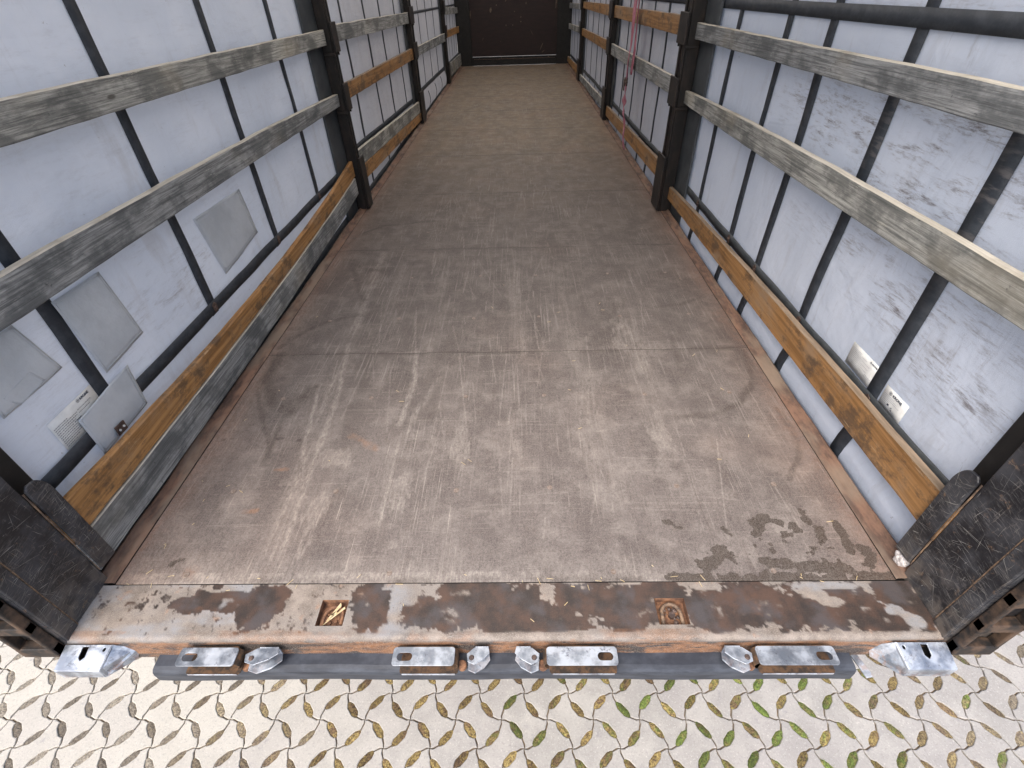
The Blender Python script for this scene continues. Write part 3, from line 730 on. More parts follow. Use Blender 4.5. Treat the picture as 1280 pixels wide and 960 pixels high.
for x0, x1 in ((-.522, -.443), (.458, .545)):
    m = MB(); y0, y1, zb = .0395, .1155, -.026
    g = .003
    m.box(x0 - g, x0, y0 - g, y1 + g, zb, -.0015); m.box(x1, x1 + g, y0 - g, y1 + g, zb, -.0015)
    m.box(x0, x1, y0 - g, y0, zb, -.0015); m.box(x0, x1, y1, y1 + g, zb, -.0015); m.box(x0 - g, x1 + g, y0 - g, y1 + g, zb - .003, zb)
    pk = m.build("lashing_pocket", MAT['rust'], None); pk.parent = sill
    # ring / dirt
    cx, cy = (x0 + x1) / 2, (y0 + y1) / 2
    pts = []
    for k in range(19):
        a = PI * k / 18
        pts.append((cx - .027 * math.cos(a), cy - .004 + .030 * math.sin(a), -.012 if x0 > 0 else -.019))
    pts = [(cx - .028, y0 + .004, -.016)] + pts + [(cx + .028, y0 + .004, -.016)]
    rg = MB().tube(pts, .0055, 8).build("lashing_ring", MAT['rust' if x0 < 0 else 'worn'], None, smooth=True); rg.parent = sill
    m = MB()
    for k in range(16):
        q = Vector((cx + random.uniform(-.026, .026), cy + random.uniform(-.028, .02), zb + .004))
        r = random.uniform(.003, .008)
        ico = bmesh.ops.create_icosphere(m.bm, subdivisions=1, radius=r)
        for v in ico['verts']: v.co = Vector((v.co.x, v.co.y, v.co.z * .6)) * (1 + .3 * mnoise.noise(v.co * 300 + q * 40)) + q
    if x0 > 0: m.cyl((cx + .002, cy - .004, zb), .010, .013, 2, 6)
    d = m.build("dirt", MAT['rust'] if x0 < 0 else MAT['metal'], None); d.parent = sill
    if x0 < 0:
        m = MB()
        for (ax, ay, bx, by, ww) in ((-.505, .048, -.455, .098, .003), (-.498, .060, -.470, .108, .005), (-.492, .075, -.476, .085, .004)):
            m.prism([(ax, ay), (ax + ww * .5, ay - ww * .3), (bx + ww, by - ww), (bx, by + ww)], 2, -.013, -.0115)
        sp = m.build("wood_chip", MAT['straw'], None); sp.parent = sill
m = MB().box(-1.2, 1.2, .012, .165, -.30, -.090).box(-1.246, 1.246, .13, .165, -.09, -.03); o = m.build("rear_crossmember", MAT['black']); 
for v in o.data.vertices:
    if v.co.z < -.2 and v.co.y < .1: v.co.y = .12
tp(o)

# ---- buffer bar
pf = [(-.001, -.0755), (-.034, -.0765), (-.044, -.079), (-.050, -.086), (-.052, -.098), (-.052, -.132), (-.048, -.145), (-.040, -.149), (-.001, -.150)]
n = 60; xs = np.linspace(-.985, .993, n)
bmv = bmesh.new(); rings = []
for x in xs: rings.append([bmv.verts.new((x, y + .0015 * math.sin(x * 9), z - .004 * (x * x) + .0012 * math.sin(x * 23))) for y, z in pf])
for A, B in zip(rings[:-1], rings[1:]):
    for k in range(len(pf)): bmv.faces.new((A[k], A[(k + 1) % len(pf)], B[(k + 1) % len(pf)], B[k]))
bmv.faces.new(rings[0]); bmv.faces.new(rings[-1][::-1])
mm = MB(); mm.bm.free(); mm.bm = bmv
bar = tp(mm.build("rubber_buffer_bar", MAT['rubber']))
mt = MB().prism([(1.003, -.004), (1.022, -.004), (1.038, -.060), (1.016, -.064)], 2, -.10, -.094).build("end_tab", MAT['galv'], None, .0015); mt.parent = bar

# ---- lock keepers (galvanised)
def keeper(px0, px1, hx0, hx1, slot_left):
    root_m = MB()
    y0, y1 = -.060, -.012
    r = .009
    sl = rounded(px0 + .012, px0 + .054, -.048, -.026, .0105) if slot_left else rounded(px1 - .054, px1 - .012, -.048, -.026, .0105)
    root_m.prism(rounded(px0, px1, y0, y1, r), 2, -.0195, -.0155, holes=[sl])
    up = root_m.build("lock_keeper", MAT['galv'], None, .0012)
    tp(up)
    sh = .004 if slot_left else -.004
    lo = MB().prism(rounded(px0 + .012 + sh, px1 + .004 + sh, y0 - .006, y1, r), 2, -.060, -.056)
    # curved web at the hook end and back web
    e = px1 if slot_left else px0
    dirn = 1 if slot_left else -1
    pts = []
    for k in range(7):
        a = PI * k / 6; pts.append((e - dirn * .004 + dirn * .013 * math.sin(a), -.0175 - .0405 * (k / 6)))
    poly = pts + [(p[0] - dirn * .003, p[1]) for p in pts[::-1]]
    lo.prism(poly, 1, y0 + .006, y1)
    lo.box(px0 + .01, px1 - .004, y1 + .0005, y1 + .004, -.0585, -.018)
    l = lo.build("lower_flange", MAT['grime'], None, .0012); l.parent = up
    lp = MB().box(px0 + .02 + sh, px1 - .004 + sh, y0 - .0078, y0 - .0062, -.0612, -.0535).build("lip", MAT['galv'], None, .0005); lp.parent = up
    # hook
    a, b = (hx0, hx1) if slot_left else (hx1, hx0)
    w_ = b - a
    def hk(z0, z1, gy):
        return [(a, -.030), (a + w_ * .05, -.050 - gy), (a + w_ * .35, -.058 - gy), (a + w_ * .75, -.044 - gy), (b, -.028 - gy * .5), (b - w_ * .06, -.012), (a + w_ * .3, -.014)]
    hb = MB().prism(hk(0, 0, 0), 2, -.020, -.016); hb.prism(hk(0, 0, .008), 2, -.056, -.052)
    hb.box(min(a + w_ * .35, b - w_ * .06), max(a + w_ * .35, b - w_ * .06), -.0135, -.010, -.0555, -.0165)
    h = hb.build("hook", MAT['galv'], None, .001); h.parent = up
    bt = MB().cyl((a + w_ * .22, -.040, -.060), .0045, .047, 2, 14).cyl((a + w_ * .22, -.040, -.016), .0075, .0045, 2, 16, .005)
    bo = bt.build("bolt", MAT['metal'], None); bo.parent = up
    # rust stained weld block between plate and hook
    wx = (px1 + hx0) / 2 if slot_left else (px0 + hx1) / 2
    ob = MB().cyl((wx, -.040, -.0775), .013, .016, 2, 18).build("pivot", MAT['rust'], None, .002); ob.parent = up
    return up
keeper(-.885, -.722, -.698, -.606, True)
keeper(-.286, -.115, -.082, -.019, True)
keeper(.137, .330, .050, .118, False)
keeper(.706, .918, .622, .694, False)

# ---- galvanised corner brackets under the sill ends
def bracket(s):
    m = MB(); q = lambda L: [(s * x, y) for x, y in L]
    y_f = -.066
    # sloped top face with slot
    top = [(-1.226, -.004), (-1.226, y_f), (-1.098, y_f), (-1.092, -.004)]
    slot = [(-1.155, -.009), (-1.173, -.009), (-1.173, -.034), (-1.164, -.043), (-1.155, -.034)]
    hole2 = [(-1.108 + .004 * math.cos(a), -.016 + .005 * math.sin(a)) for a in np.linspace(0, 2 * PI, 11)[:-1]]
    m.prism(q(top), 2, -.004, 0, holes=[q(slot), q(hole2)])
    for v in m.bm.verts: v.co.z += -.012 + v.co.y * .28
    m.prism([(s * -1.226, -.034), (s * -1.098, -.034), (s * -1.102, -.075), (s * -1.222, -.075)], 1, y_f - .001, y_f + .003)
    # flared inner cheek
    bm = m.bm
    A = [(-1.097, y_f, -.032), (-1.091, -.004, -.014), (-1.040, .004, -.055), (-1.050, -.01, -.09), (-1.099, y_f, -.075)]
    vs = [bm.verts.new((s * x, y, z)) for x, y, z in A]; vs2 = [bm.verts.new((s * (x - .004), y + .002, z - .001)) for x, y, z in A]
    bm.faces.new(vs); bm.faces.new(vs2[::-1])
    for k in range(5): bm.faces.new((vs[k], vs2[k], vs2[(k + 1) % 5], vs[(k + 1) % 5]))
    m.box(min(s * -1.226, s * -1.222), max(s * -1.226, s * -1.222), y_f + .003, -.004, -.075, -.034)
    b = tp(m.build("corner_bracket", MAT['galv'], None, .0018))
    i = MB().box(min(s * -1.22, s * -1.105), max(s * -1.22, s * -1.105), y_f + .01, -.003, -.072, -.048).build("inner_block", MAT['black'], None); i.parent = b
bracket(1); bracket(-1)

# ---- side rails with rusty flange
for s in (-1, 1):
    ys = np.linspace(.171, 12.8, 700)
    cols_x = [1.191, 1.196, 1.215, 1.234, 1.238, 1.242, 1.250, 1.252]
    cols_z = [.0, .0035, .0035, .006, .016, .017, .012, -.06]
    X = np.zeros((len(ys), len(cols_x))); Yg = np.repeat(ys[:, None], len(cols_x), 1); Zg = np.zeros_like(X)
    wob = (fbm(ys * 4, ys * 0 + s * 3, 23) - .5)
    for k in range(len(cols_x)):
        X[:, k] = s * (cols_x[k] + wob * .008 * (k > 2)); Zg[:, k] = cols_z[k] + (wob * .012 if 2 < k < 7 else 0) + (fbm(ys * 30, ys * 0 + k, 29) - .5) * .003
    P = np.stack([X, Yg, Zg], -1)
    if s < 0: P = P[:, ::-1]
    tp(link("side_rail", grid_mesh("side_rail", P), MAT['rail']))

# ---- corner posts at the rear
def cpost(s):
    X = lambda a, b: (min(s * a, s * b), max(s * a, s * b))
    m = MB(); x0, x1 = X(1.222, 1.345)
    m.box(x0, x1, .000, .190, -.02, 2.62)
    body = tp(m.build("corner_post", MAT['plate'], None, .004))
    def part(name, mb, mat, bev=.002):
        o = mb.build(name, mat, None, bev); o.parent = body; return o
    # raised ridge of the post, rear half
    a, b = X(1.216, 1.223); part("ridge", MB().box(a, b, .002, .046, -.005, 2.6), MAT['plate'], .003)
    # chipped vertical weld lines
    m = MB(); a, b = X(1.2145, 1.219); pts = [(s * 1.2195, .048 + .0015 * mnoise.noise(Vector((z * 9, s, 0))), z) for z in np.arange(.0, 2.5, .03)]
    m.tube(pts, [.0018 + .0016 * abs(mnoise.noise(Vector((p[2] * 21, s, 4)))) for p in pts], 6); part("weld", m, MAT['worn'], 0)
    m = MB(); pts = [(s * 1.2205, .191 + .0015 * mnoise.noise(Vector((z * 9, s, 2))), z) for z in np.arange(.05, .43, .02)]
    m.tube(pts, [.0018 + .0022 * abs(mnoise.noise(Vector((p[2] * 31, s, 4)))) for p in pts], 6); part("weld", m, MAT['worn'], 0)
    # rounded pocket plate
    r = .026; pp = [(.192, .055), (.250, .050), (.252, .36)]
    for k in range(9):
        t = k / 8 * PI * .5; pp.append((.252 - r * (1 - math.cos(t)) - .0, .36 + .045 * math.sin(t) * 1.0 + .02 * k / 8))
    pp += [(.205, .428), (.194, .415)]
    a, b = X(1.210, 1.219); part("pocket_plate", MB().prism(pp, 0, a, b), MAT['plate'], .003)
    # side web holding the laths (dark channel above the plate)
    a, b = X(1.262, 1.335); part("tensioner_channel", MB().box(a, b, .190, .262, -.02, 2.6), MAT['black'], .004)
    # rear frame: ladder of box section with openings
    m = MB(); a, b = X(1.232, 1.338)
    zs = [-.035, .012, .098, .132, .225, .262, .60, .64, 1.2, 1.24, 1.9, 1.94, 2.6]
    for k in range(0, len(zs), 2):
        if k + 1 < len(zs): m.box(a, b, -.030, -.001, zs[k], zs[k + 1])
    a, b = X(1.232, 1.246); m.box(a, b, -.0295, -.0015, -.03, 2.59)
    a, b = X(1.322, 1.3375); m.box(a, b, -.0295, -.0015, -.03, 2.59)
    part("hinge_frame", m, MAT['hinge'], .004)
    # hinge knuckles on the outer side
    m = MB()
    for z in (.10, .75, 1.4, 2.05):
        m.cyl((s * 1.368, -.035, z), .018, .10, 2, 18)
        a, b = X(1.335, 1.368); m.box(a, b, -.045, -.028, z + .01, z + .09)
    part("hinge", m, MAT['worn'], .002)
    # real scratches in the paint: thin slivers, mostly along the trailer
    m = MB(); rr = random.Random(40 + s)
    for k in range(330):
        near = rr.random() < .75
        y, z = rr.uniform(.004, .185), (abs(rr.gauss(0, .28)) if near else rr.uniform(0, 1.2)) + .01
        plate = rr.random() < .22
        if plate: y, z = rr.uniform(.198, .246), rr.uniform(.06, .40)
        a_ = rr.gauss(-.15, .30) if rr.random() < .78 else rr.gauss(1.5, .3)
        l = min(rr.expovariate(1 / .022) + .004, .10); wd = rr.uniform(.0002, .0007) * (2.0 if rr.random() < .08 else 1)
        lo_, hi_ = (.193, .249) if plate else (.003 if y < .046 else .050, .044 if y < .046 else .187)
        xs_ = 1.2099 if plate else (1.2158 if y < .046 else 1.2218)
        c_, s_ = math.cos(a_), math.sin(a_); pts_ = []
        for t_ in (-1, -.3, .3, 1):
            w2 = wd * (1 - abs(t_) * .8); yy, zz = y + c_ * l * t_ / 2 + rr.uniform(-.0006, .0006), z + s_ * l * t_ / 2 + rr.uniform(-.0006, .0006)
            pts_.append((min(max(yy, lo_), hi_), zz, w2))
        for p0, p1 in zip(pts_[:-1], pts_[1:]):
            if abs(p1[0] - p0[0]) + abs(p1[1] - p0[1]) < .0012 or min(p0[1], p1[1]) < .004: continue
            q = [(p0[0] - s_ * p0[2], p0[1] + c_ * p0[2]), (p0[0] + s_ * p0[2], p0[1] - c_ * p0[2]), (p1[0] + s_ * p1[2], p1[1] - c_ * p1[2]), (p1[0] - s_ * p1[2], p1[1] + c_ * p1[2])]
            vs = [m.bm.verts.new((s * (xs_ - .0003), u, v)) for u, v in q]; m.bm.faces.new(vs)
    o = m.build("scratches", MAT['scr'], None); o.parent = body
    return body
cpL = cpost(-1); cpR = cpost(1)
a = MB().box(-1.345, 1.345, -.03, .19, 2.62, 2.72).build("rear_header", MAT['post'], None, .004); tp(a)

# ---- stanchions between the bays
POSTS = {-1: [(3.42, 3.56, 1.160, 1.0), (6.66, 6.96, 1.192, .95), (10.1, 10.34, 1.195, .9)], 1: [(3.22, 3.44, 1.150, 1.0), (6.56, 6.82, 1.185, .95), (9.98, 10.28, 1.19, .9)]}
LATHZ = (1.165, .815)
for s in (-1, 1):
    for k, (y0, y1, xi, zt) in enumerate(POSTS[s]):
        X = lambda a, b: (min(s * a, s * b), max(s * a, s * b))
        a, b = X(xi + .030, 1.262); m = MB().box(a, b, y0 + .02, y1 - .05, .0, 2.60)
        a, b = X(xi + .018, xi + .030); m.box(a, b, y0 + .024, y0 + .045, .0, 2.6); m.box(a, b, y1 - .075, y1 - .054, .0, 2.6)
        po = tp(m.build("stanchion", MAT['post'], None, .004))
        a, b = X(1.264, 1.276 if k else 1.280); f = MB().box(a, b, y0 - .24 if k == 0 else y0 - .12, y1 + .02, -.02, 2.6).build("flange", MAT['slate'], None, .003); f.parent = po
        for zc, hh in ((1.165, .085), (.81, .085), (2.0, .085), (1.6, .085)):
            a, b = X(xi, xi + .0115); pl = MB().box(a, b, y0 - .006, y1 - .03, zc - hh, zc + hh)
            pl.box(*X(xi + .0115, 1.250), y0 - .004, y0 + .004, zc - hh - .02, zc - hh); pl.box(*X(xi + .0115, 1.250), y1 - .040, y1 - .032, zc - hh - .02, zc - hh)
            o = pl.build("lath_pocket", MAT['post'], None, .003); o.parent = po
        a, b = X(xi - .002, xi + .0115); o = MB().box(a, b, y0 + .0, y1 - .01, .012, .40 - .03 * k).build("foot_shoe", MAT['post'], None, .005); o.parent = po

# ---- front wall
o = tp(MB().box(-.965, .965, 12.83, 12.86, .17, 2.6).build("front_wall", MAT['wall']))
for a_, b_ in ((-1.285, -.962), (.962, 1.285)): tp(MB().box(a_, b_, 12.78, 12.90, -.05, 2.62).build('front_post', MAT['black'], None, .01))
tp(MB().box(-.962, .962, 12.79, 12.86, .0, .165).build("kick_plate", MAT['black'], None, .006))
tp(MB().box(-.93, .93, 12.783, 12.7895, .118, .128).build("kick_plate_lip", MAT['metal'], None, .001))
m = MB()
for x in (-.8, -.3, .2, .78): m.cyl((x, 12.786, .145), .010, .006, 1, 12)
tp(m.build("rivet", MAT['metal']))
m = MB()
for (x, z, rx, rz, rot) in ((-.50, 1.02, .022, .045, .3), (-.37, 1.10, .012, .012, 0), (-.15, 1.2, .012, .05, .5), (.02, .98, .010, .012, 0), (.16, .88, .014, .016, 0), (.16, .80, .014, .012, 0), (-.17, .74, .008, .018, 0), (-.02, .74, .008, .018, 0), (.28, 1.12, .012, .022, 0),
                            (.62, .33, .008, .075, .45), (.66, .24, .008, .035, 0.9), (.935, 1.15, .014, .14, .05), (-.95, .95, .010, .08, 0), (-.7, .5, .004, .03, .4), (.4, .6, .004, .05, -.5), (-.3, .45, .01, .004, 0)):
    pts = []
    for k in range(12):
        t = 2 * PI * k / 12; r = 1 + .35 * mnoise.noise(Vector((x * 9 + math.cos(t), z * 9 + math.sin(t), 1)))
        u, v = rx * r * math.cos(t), rz * r * math.sin(t); pts.append((x + u * math.cos(rot) + v * math.sin(rot), z - u * math.sin(rot) + v * math.cos(rot)))
    m.prism(pts, 1, 12.8265, 12.8295)
o2 = m.build("chipped_paint", MAT['chip'], None); o2.parent = o

# ---- roof
Xr, Yr = np.meshgrid(np.linspace(-1.30, 1.30, 14), np.linspace(.15, 12.9, 60), indexing='ij')
Zr = 2.66 + .02 * np.cos(Yr * 2 * PI / .64) * (1 - (Xr / 1.3) ** 2)
tp(link("roof_tarpaulin", grid_mesh("roof_tarpaulin", np.stack([Xr, Yr, Zr], -1)), MAT['roof']))
for s in (-1, 1):
    tp(MB().box(min(s * 1.23, s * 1.31), max(s * 1.23, s * 1.31), .19, 12.9, 2.58, 2.655).build("roof_rail", MAT['slate'], None, .005))
for k in range(19):
    tp(MB().box(-1.23, 1.23, .6 + k * .66, .64 + k * .66, 2.60, 2.625).build("roof_bow", MAT['galv'], None, .003))

# ================================================================== CURTAINS
def cx_of(s, y, z):
    """distance of the curtain from the centre line"""
    b = 1.290 + (fbm(y * 1.3, z * 1.1, 3 + s) - .5) * .022 + (fbm(y * 5 + z * 2, z * 2.2, 33 + s) - .5) * .011
    low = 1 - sstep(.0, .30, z)
    if s < 0:
        inb = sstep(7.0, 7.3, y) * (1 - sstep(9.9, 10.15, y))
        b = b - inb * np.sin(np.clip((z + .02) / .30, 0, 1) * np.pi) * (.036 + .007 * np.sin(y * 9)) 
    else:
        inb = sstep(3.5, 3.8, y) * (1 - sstep(9.9, 10.15, y))
        b = b - inb * low * (.016 + .014 * np.sin(y * 9))
        b = b - (1 - sstep(.02, .07, np.abs(z - .02))) * .018 * (y < 3.4)
    return b
def curtain(s, label):
    ys = np.concatenate([np.arange(.25, 3.5, .0125), np.arange(3.5, 12.86, .03)]); zs = np.arange(-.14, 2.64, .0125)
    Y, Z = np.meshgrid(ys, zs, indexing='ij')
    if s > 0:
        g0 = (np.exp(-((Y - .9) / .55) ** 2 - ((Z - .93) / .18) ** 2) * 1.25 + np.exp(-((Y - 1.5) / .5) ** 2 - ((Z - 1.0) / .12) ** 2) * .7
              + np.exp(-((Y - 1.0) / .5) ** 2 - ((Z - .60) / .10) ** 2) * .55 + np.exp(-((Y - .5) / .3) ** 2 - ((Z - .52) / .14) ** 2) * .7 + (Z > 1.3) * .25)
        g1 = .6 * np.exp(-((Y - .6) / .7) ** 2) + .15
    else:
        g0 = .10 + .25 * np.exp(-((Y - 1.2) / .6) ** 2 - ((Z - .5) / .15) ** 2); g1 = .12 + .3 * sstep(3.5, 6, Y)  # g1 rises in far bays as part of the painted light falloff
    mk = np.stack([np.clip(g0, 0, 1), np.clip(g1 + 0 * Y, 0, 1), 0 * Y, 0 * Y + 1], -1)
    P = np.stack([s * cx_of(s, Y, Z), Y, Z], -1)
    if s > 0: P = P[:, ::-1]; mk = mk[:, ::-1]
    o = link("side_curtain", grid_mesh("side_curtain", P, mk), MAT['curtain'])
    tag(o, label, "curtain", "side curtains of the trailer")
    def strip(name, path, wd, mat, off=.004, n=3, vertical=True, g=None):
        path = np.array(path, float); G = []
        for i, (y, z) in enumerate(path):
            row = []
            for k in range(n):
                t = (k / (n - 1) - .5) * wd
                yy, zz = (y + t, z) if vertical else (y, z + t)
                row.append((s * (float(cx_of(s, np.array(yy), np.array(zz))) - off), yy, zz))
            G.append(row)
        P = np.array(G); gm = np.zeros(P.shape[:2] + (4,))
        if s > 0: gm[..., 0] = np.exp(-((P[..., 1] - .8) / .6) ** 2 - ((P[..., 2] - .93) / .2) ** 2)
        flip = vertical == (s < 0)
        if flip: P = P[:, ::-1]
        o2 = link(name, grid_mesh(name, P, gm), mat); o2.parent = o
        sol = o2.modifiers.new("thickness", 'SOLIDIFY'); sol.thickness = .0022; sol.offset = 0
        return o2
    SY = [.612, 1.286, 2.032, 2.757, 3.50, 4.13, 4.86, 5.49, 6.22, 6.79, 7.12, 7.81, 8.54, 9.29, 10.12, 10.62, 11.15, 11.7, 12.2, 12.6] if s < 0 else \
         [.688, 1.206, 1.711, 2.106, 2.704, 3.22, 3.80, 4.25, 4.75, 5.38, 5.96, 6.49, 7.12, 7.75, 8.36, 9.0, 9.66, 10.2, 10.75, 11.35, 11.98, 12.5]
    hz = (lambda y: .333 if y < 3.45 else (.40 - (y - 3.5) * .035 if y < 6.8 else .31 - (y - 6.9) * .012)) if s < 0 else (lambda y: .262 - .006 * (y - .3) if y < 3.4 else .255 - .01 * (y - 3.4))
    for y in SY:
        wdt = (.058 if s > 0 else .052) if y < 3 else (.046 if y < 6 else .04)
        z0, z1 = (-.12, 2.6) if s > 0 else (.30, 2.6)
        zz = np.arange(z0, z1, .06)
        lean = random.uniform(-.004, .004)
        strip("strap", [(y + lean * (q - .8), q) for q in zz], wdt, MAT['web'])
        if s < 0 and y > 3: strip("strap", [(y, q) for q in np.arange(-.12, .28, .05)], wdt, MAT['web'])
    yy = np.arange(.27, 12.8, .09)
    strip("hem_band", [(y, hz(y)) for y in yy], .052, MAT['slate' if s > 0 else 'web'], .0085, 3, False)
    strip("bottom_hem", [(y, -.045 if s < 0 else -.075) for y in yy], .15 if s < 0 else .12, MAT['slate'], .006, 4, False)
    if s > 0:
        strip("reinforcing_band", [(y, 1.298) for y in yy], .050, MAT['web'], .0085, 3, False)
    else:
        strip("reinforcing_band", [(y, 1.175 - .008 * (y - 7)) for y in np.arange(6.9, 12.8, .09)], .032, MAT['web'], .0085, 3, False)
    # rusty hooks where strap and hem band cross
    for y in SY[:5] if s > 0 else SY[1:4]:
        z = hz(y); x = s * (float(cx_of(s, np.array(y), np.array(z))) - .013)
        m = MB().prism([(y - .016 + .004, z - .024), (y + .014, z - .022), (y + .018, z + .010), (y + .004, z + .022), (y - .014, z + .014)], 0, x - .002, x + .002)
        m.cyl((x - s * .007, y, z - .004), .009, s * .007, 0, 12)
        h = m.build("hook", MAT['metal'], None, .001); h.parent = o
    return o, strip
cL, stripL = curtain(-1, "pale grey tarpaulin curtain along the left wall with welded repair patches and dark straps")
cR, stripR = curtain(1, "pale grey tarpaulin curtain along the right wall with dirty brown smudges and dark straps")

def wall_poly(s, pts, off, name, mat, parent, n=10, thick=.0012, puff=0):
    """flat piece lying on a curtain; pts = quad corners (y,z) in order"""
    A, B, Cc, D = [np.array(p) for p in pts]
    G = np.zeros((n, n, 3))
    for i in range(n):
        for j in range(n):
            u, v = i / (n - 1), j / (n - 1)
            q = (A * (1 - u) + B * u) * (1 - v) + (D * (1 - u) + Cc * u) * v
            e = puff * (fbm(np.array(q[0] * 14), np.array(q[1] * 5), 7) - .3) * min(1, 6 * min(u, 1 - u, v, 1 - v))
            G[i, j] = (s * (float(cx_of(s, np.array(q[0]), np.array(q[1]))) - off - float(e)), q[0], q[1])
    o = link(name, grid_mesh(name, G), mat); o.parent = parent
    sol = o.modifiers.new("thickness", 'SOLIDIFY'); sol.thickness = thick; sol.offset = 0
    return o
# patches on the left curtain
for pts, off, pf in (([(.632, .728), (.838, .724), (.870, .470), (.655, .452)], .0075, .010), ([(.33, .735), (.50, .735), (.545, .560), (.325, .556)], .005, .008), ([(.352, .60), (.455, .615), (.475, .568), (.38, .556)], .0068, 0),
                     ([(1.41, .68), (1.84, .67), (1.87, .44), (1.47, .40)], .003, .008), ([(.472, .408), (.735, .425), (.722, .262), (.474, .258)], .011, .002)):
    pt_ = wall_poly(-1, pts, off, "repair_patch", MAT['patch'], cL, 12, .0012, pf)
    cy_ = sum(p[0] for p in pts) / 4; cz_ = sum(p[1] for p in pts) / 4
    for a_, b_ in zip(pts, pts[1:] + pts[:1]):
        def ins(p, k): return (p[0] + (cy_ - p[0]) * k, p[1] + (cz_ - p[1]) * k)
        wall_poly(-1, [ins(a_, .06), ins(b_, .06), ins(b_, .075), ins(a_, .075)], off + .0012, "welded_rim", MAT['patch'], pt_, 6, .0014)
m = MB(); x = -(1.288 - .016)
m.prism([(.548, .268), (.590, .266), (.592, .300), (.550, .302)], 0, x - .002, x + .003)
hk = m.build("hook_plate", MAT['metal'], None, .001); hk.parent = cL
m = MB().cyl((x + .003, .560, .283), .004, .003, 0, 10).cyl((x + .003, .580, .284), .004, .003, 0, 10)
o = m.build("rivet", MAT['label'], None); o.parent = cL

# stickers
def text_mesh(txt, h):
    cu = bpy.data.curves.new("txt", 'FONT'); cu.body = txt; cu.size = h; cu.extrude = .0002; cu.offset = h * .022
    ob = bpy.data.objects.new("txt", cu); C.objects.link(ob)
    bpy.context.view_layer.update()
    me = bpy.data.meshes.new_from_object(ob.evaluated_get(bpy.context.evaluated_depsgraph_get()))
    C.objects.unlink(ob); bpy.data.objects.remove(ob); return me
def sticker(s, ya, yb, z0, z1, parent, off, logo_u, logo_v, logo_h, rows, ink, ring=True, dots=()):
    """ya = y of the sticker's left edge as read from inside, yb = right edge"""
    st = wall_poly(s, [(ya, z1), (yb, z1), (yb, z0), (ya, z0)], off, "sticker", MAT['label'], parent, 4, .0006)
    W = abs(yb - ya); H = z1 - z0; dy = 1 if yb > ya else -1
    ym, zm = (ya + yb) / 2, (z0 + z1) / 2
    x = s * (float(cx_of(s, np.array(ym), np.array(zm))) - off - .0022)
    def place(me, u, v):
        for vert in me.vertices:
            a, b, c = vert.co; yy, zz = ya + dy * (u + a), z1 - v + b
            xx = s * (float(cx_of(s, np.array(yy), np.array(zz))) - off - .0012) - s * c
            vert.co = (xx, yy, zz)
    me = text_mesh("KRONE", logo_h); place(me, logo_u, logo_v + logo_h * .7)
    t = link("logo_text", me, MAT['ink']); t.parent = st
    # ring emblem left of the word
    m = MB(); cu, cv, r = logo_u - logo_h * .75, logo_v + logo_h * .35, logo_h * .5
    for rr, ww in ((r, r * .22), (r * .45, r * .35)):
        m.prism([(cu + rr * math.cos(a), -cv + rr * math.sin(a)) for a in np.linspace(0, 2 * PI, 25)[:-1]], 2, 0, .0003,
                holes=[[(cu + (rr - ww) * math.cos(a), -cv + (rr - ww) * math.sin(a)) for a in np.linspace(0, 2 * PI, 25)[:-1]]])
    me = bpy.data.meshes.new("e"); m.bm.to_mesh(me); m.bm.free(); place(me, 0, 0)
    e = link("emblem", me, MAT['midink']); e.parent = st
    m = MB()
    for (u, v, l, h) in rows: 
        # a line of print as short dashes
        q = u
        while q < u + l:
            d = random.uniform(.0025, .008); d = min(d, u + l - q); m.box(q, q + d * .9, -v - h, -v, 0, .0002); q += d + .0012
    me = bpy.data.meshes.new("p"); m.bm.to_mesh(me); m.bm.free(); place(me, 0, 0)
    pr = link("small_print", me, ink); pr.parent = st
    if dots:
        m = MB()
        for (u, v, a, b) in dots: m.box(u, u + a, -v - b, -v, 0, .0003)
        me = bpy.data.meshes.new("d"); m.bm.to_mesh(me); m.bm.free(); place(me, 0, 0)
        d_ = link("printed_mark", me, MAT['ink']); d_.parent = st
random.seed(21)
sticker(-1, .397, .583, .358, .462, cL, .0035, .128, .006, .0115,
        [(.006, .012 + .0068 * k, random.uniform(.045, .11), .0022) for k in range(2, 13)] + [(.10, .030, .06, .002), (.10, .040, .05, .002), (.07, .052, .03, .003)], MAT['midink'])
sticker(1, .873, .700, .287, .376, cR, .0035, .122, .008, .0088,
        [(.010, .014 + .0058 * k, random.uniform(.05, .13), .0016) for k in range(0, 11)] + [(.11, .062, .04, .002), (.11, .068, .03, .002)], MAT['faint'])
sticker(1, .652, .541, .278, .356, cR, .0035, .040, .010, .0135,
        [(.008, .026 + .006 * k, random.uniform(.03, .085), .0016) for k in range(0, 7)], MAT['faint'], dots=((.036, .050, .008, .006), (.056, .052, .004, .003), (.058, .060, .006, .003)))

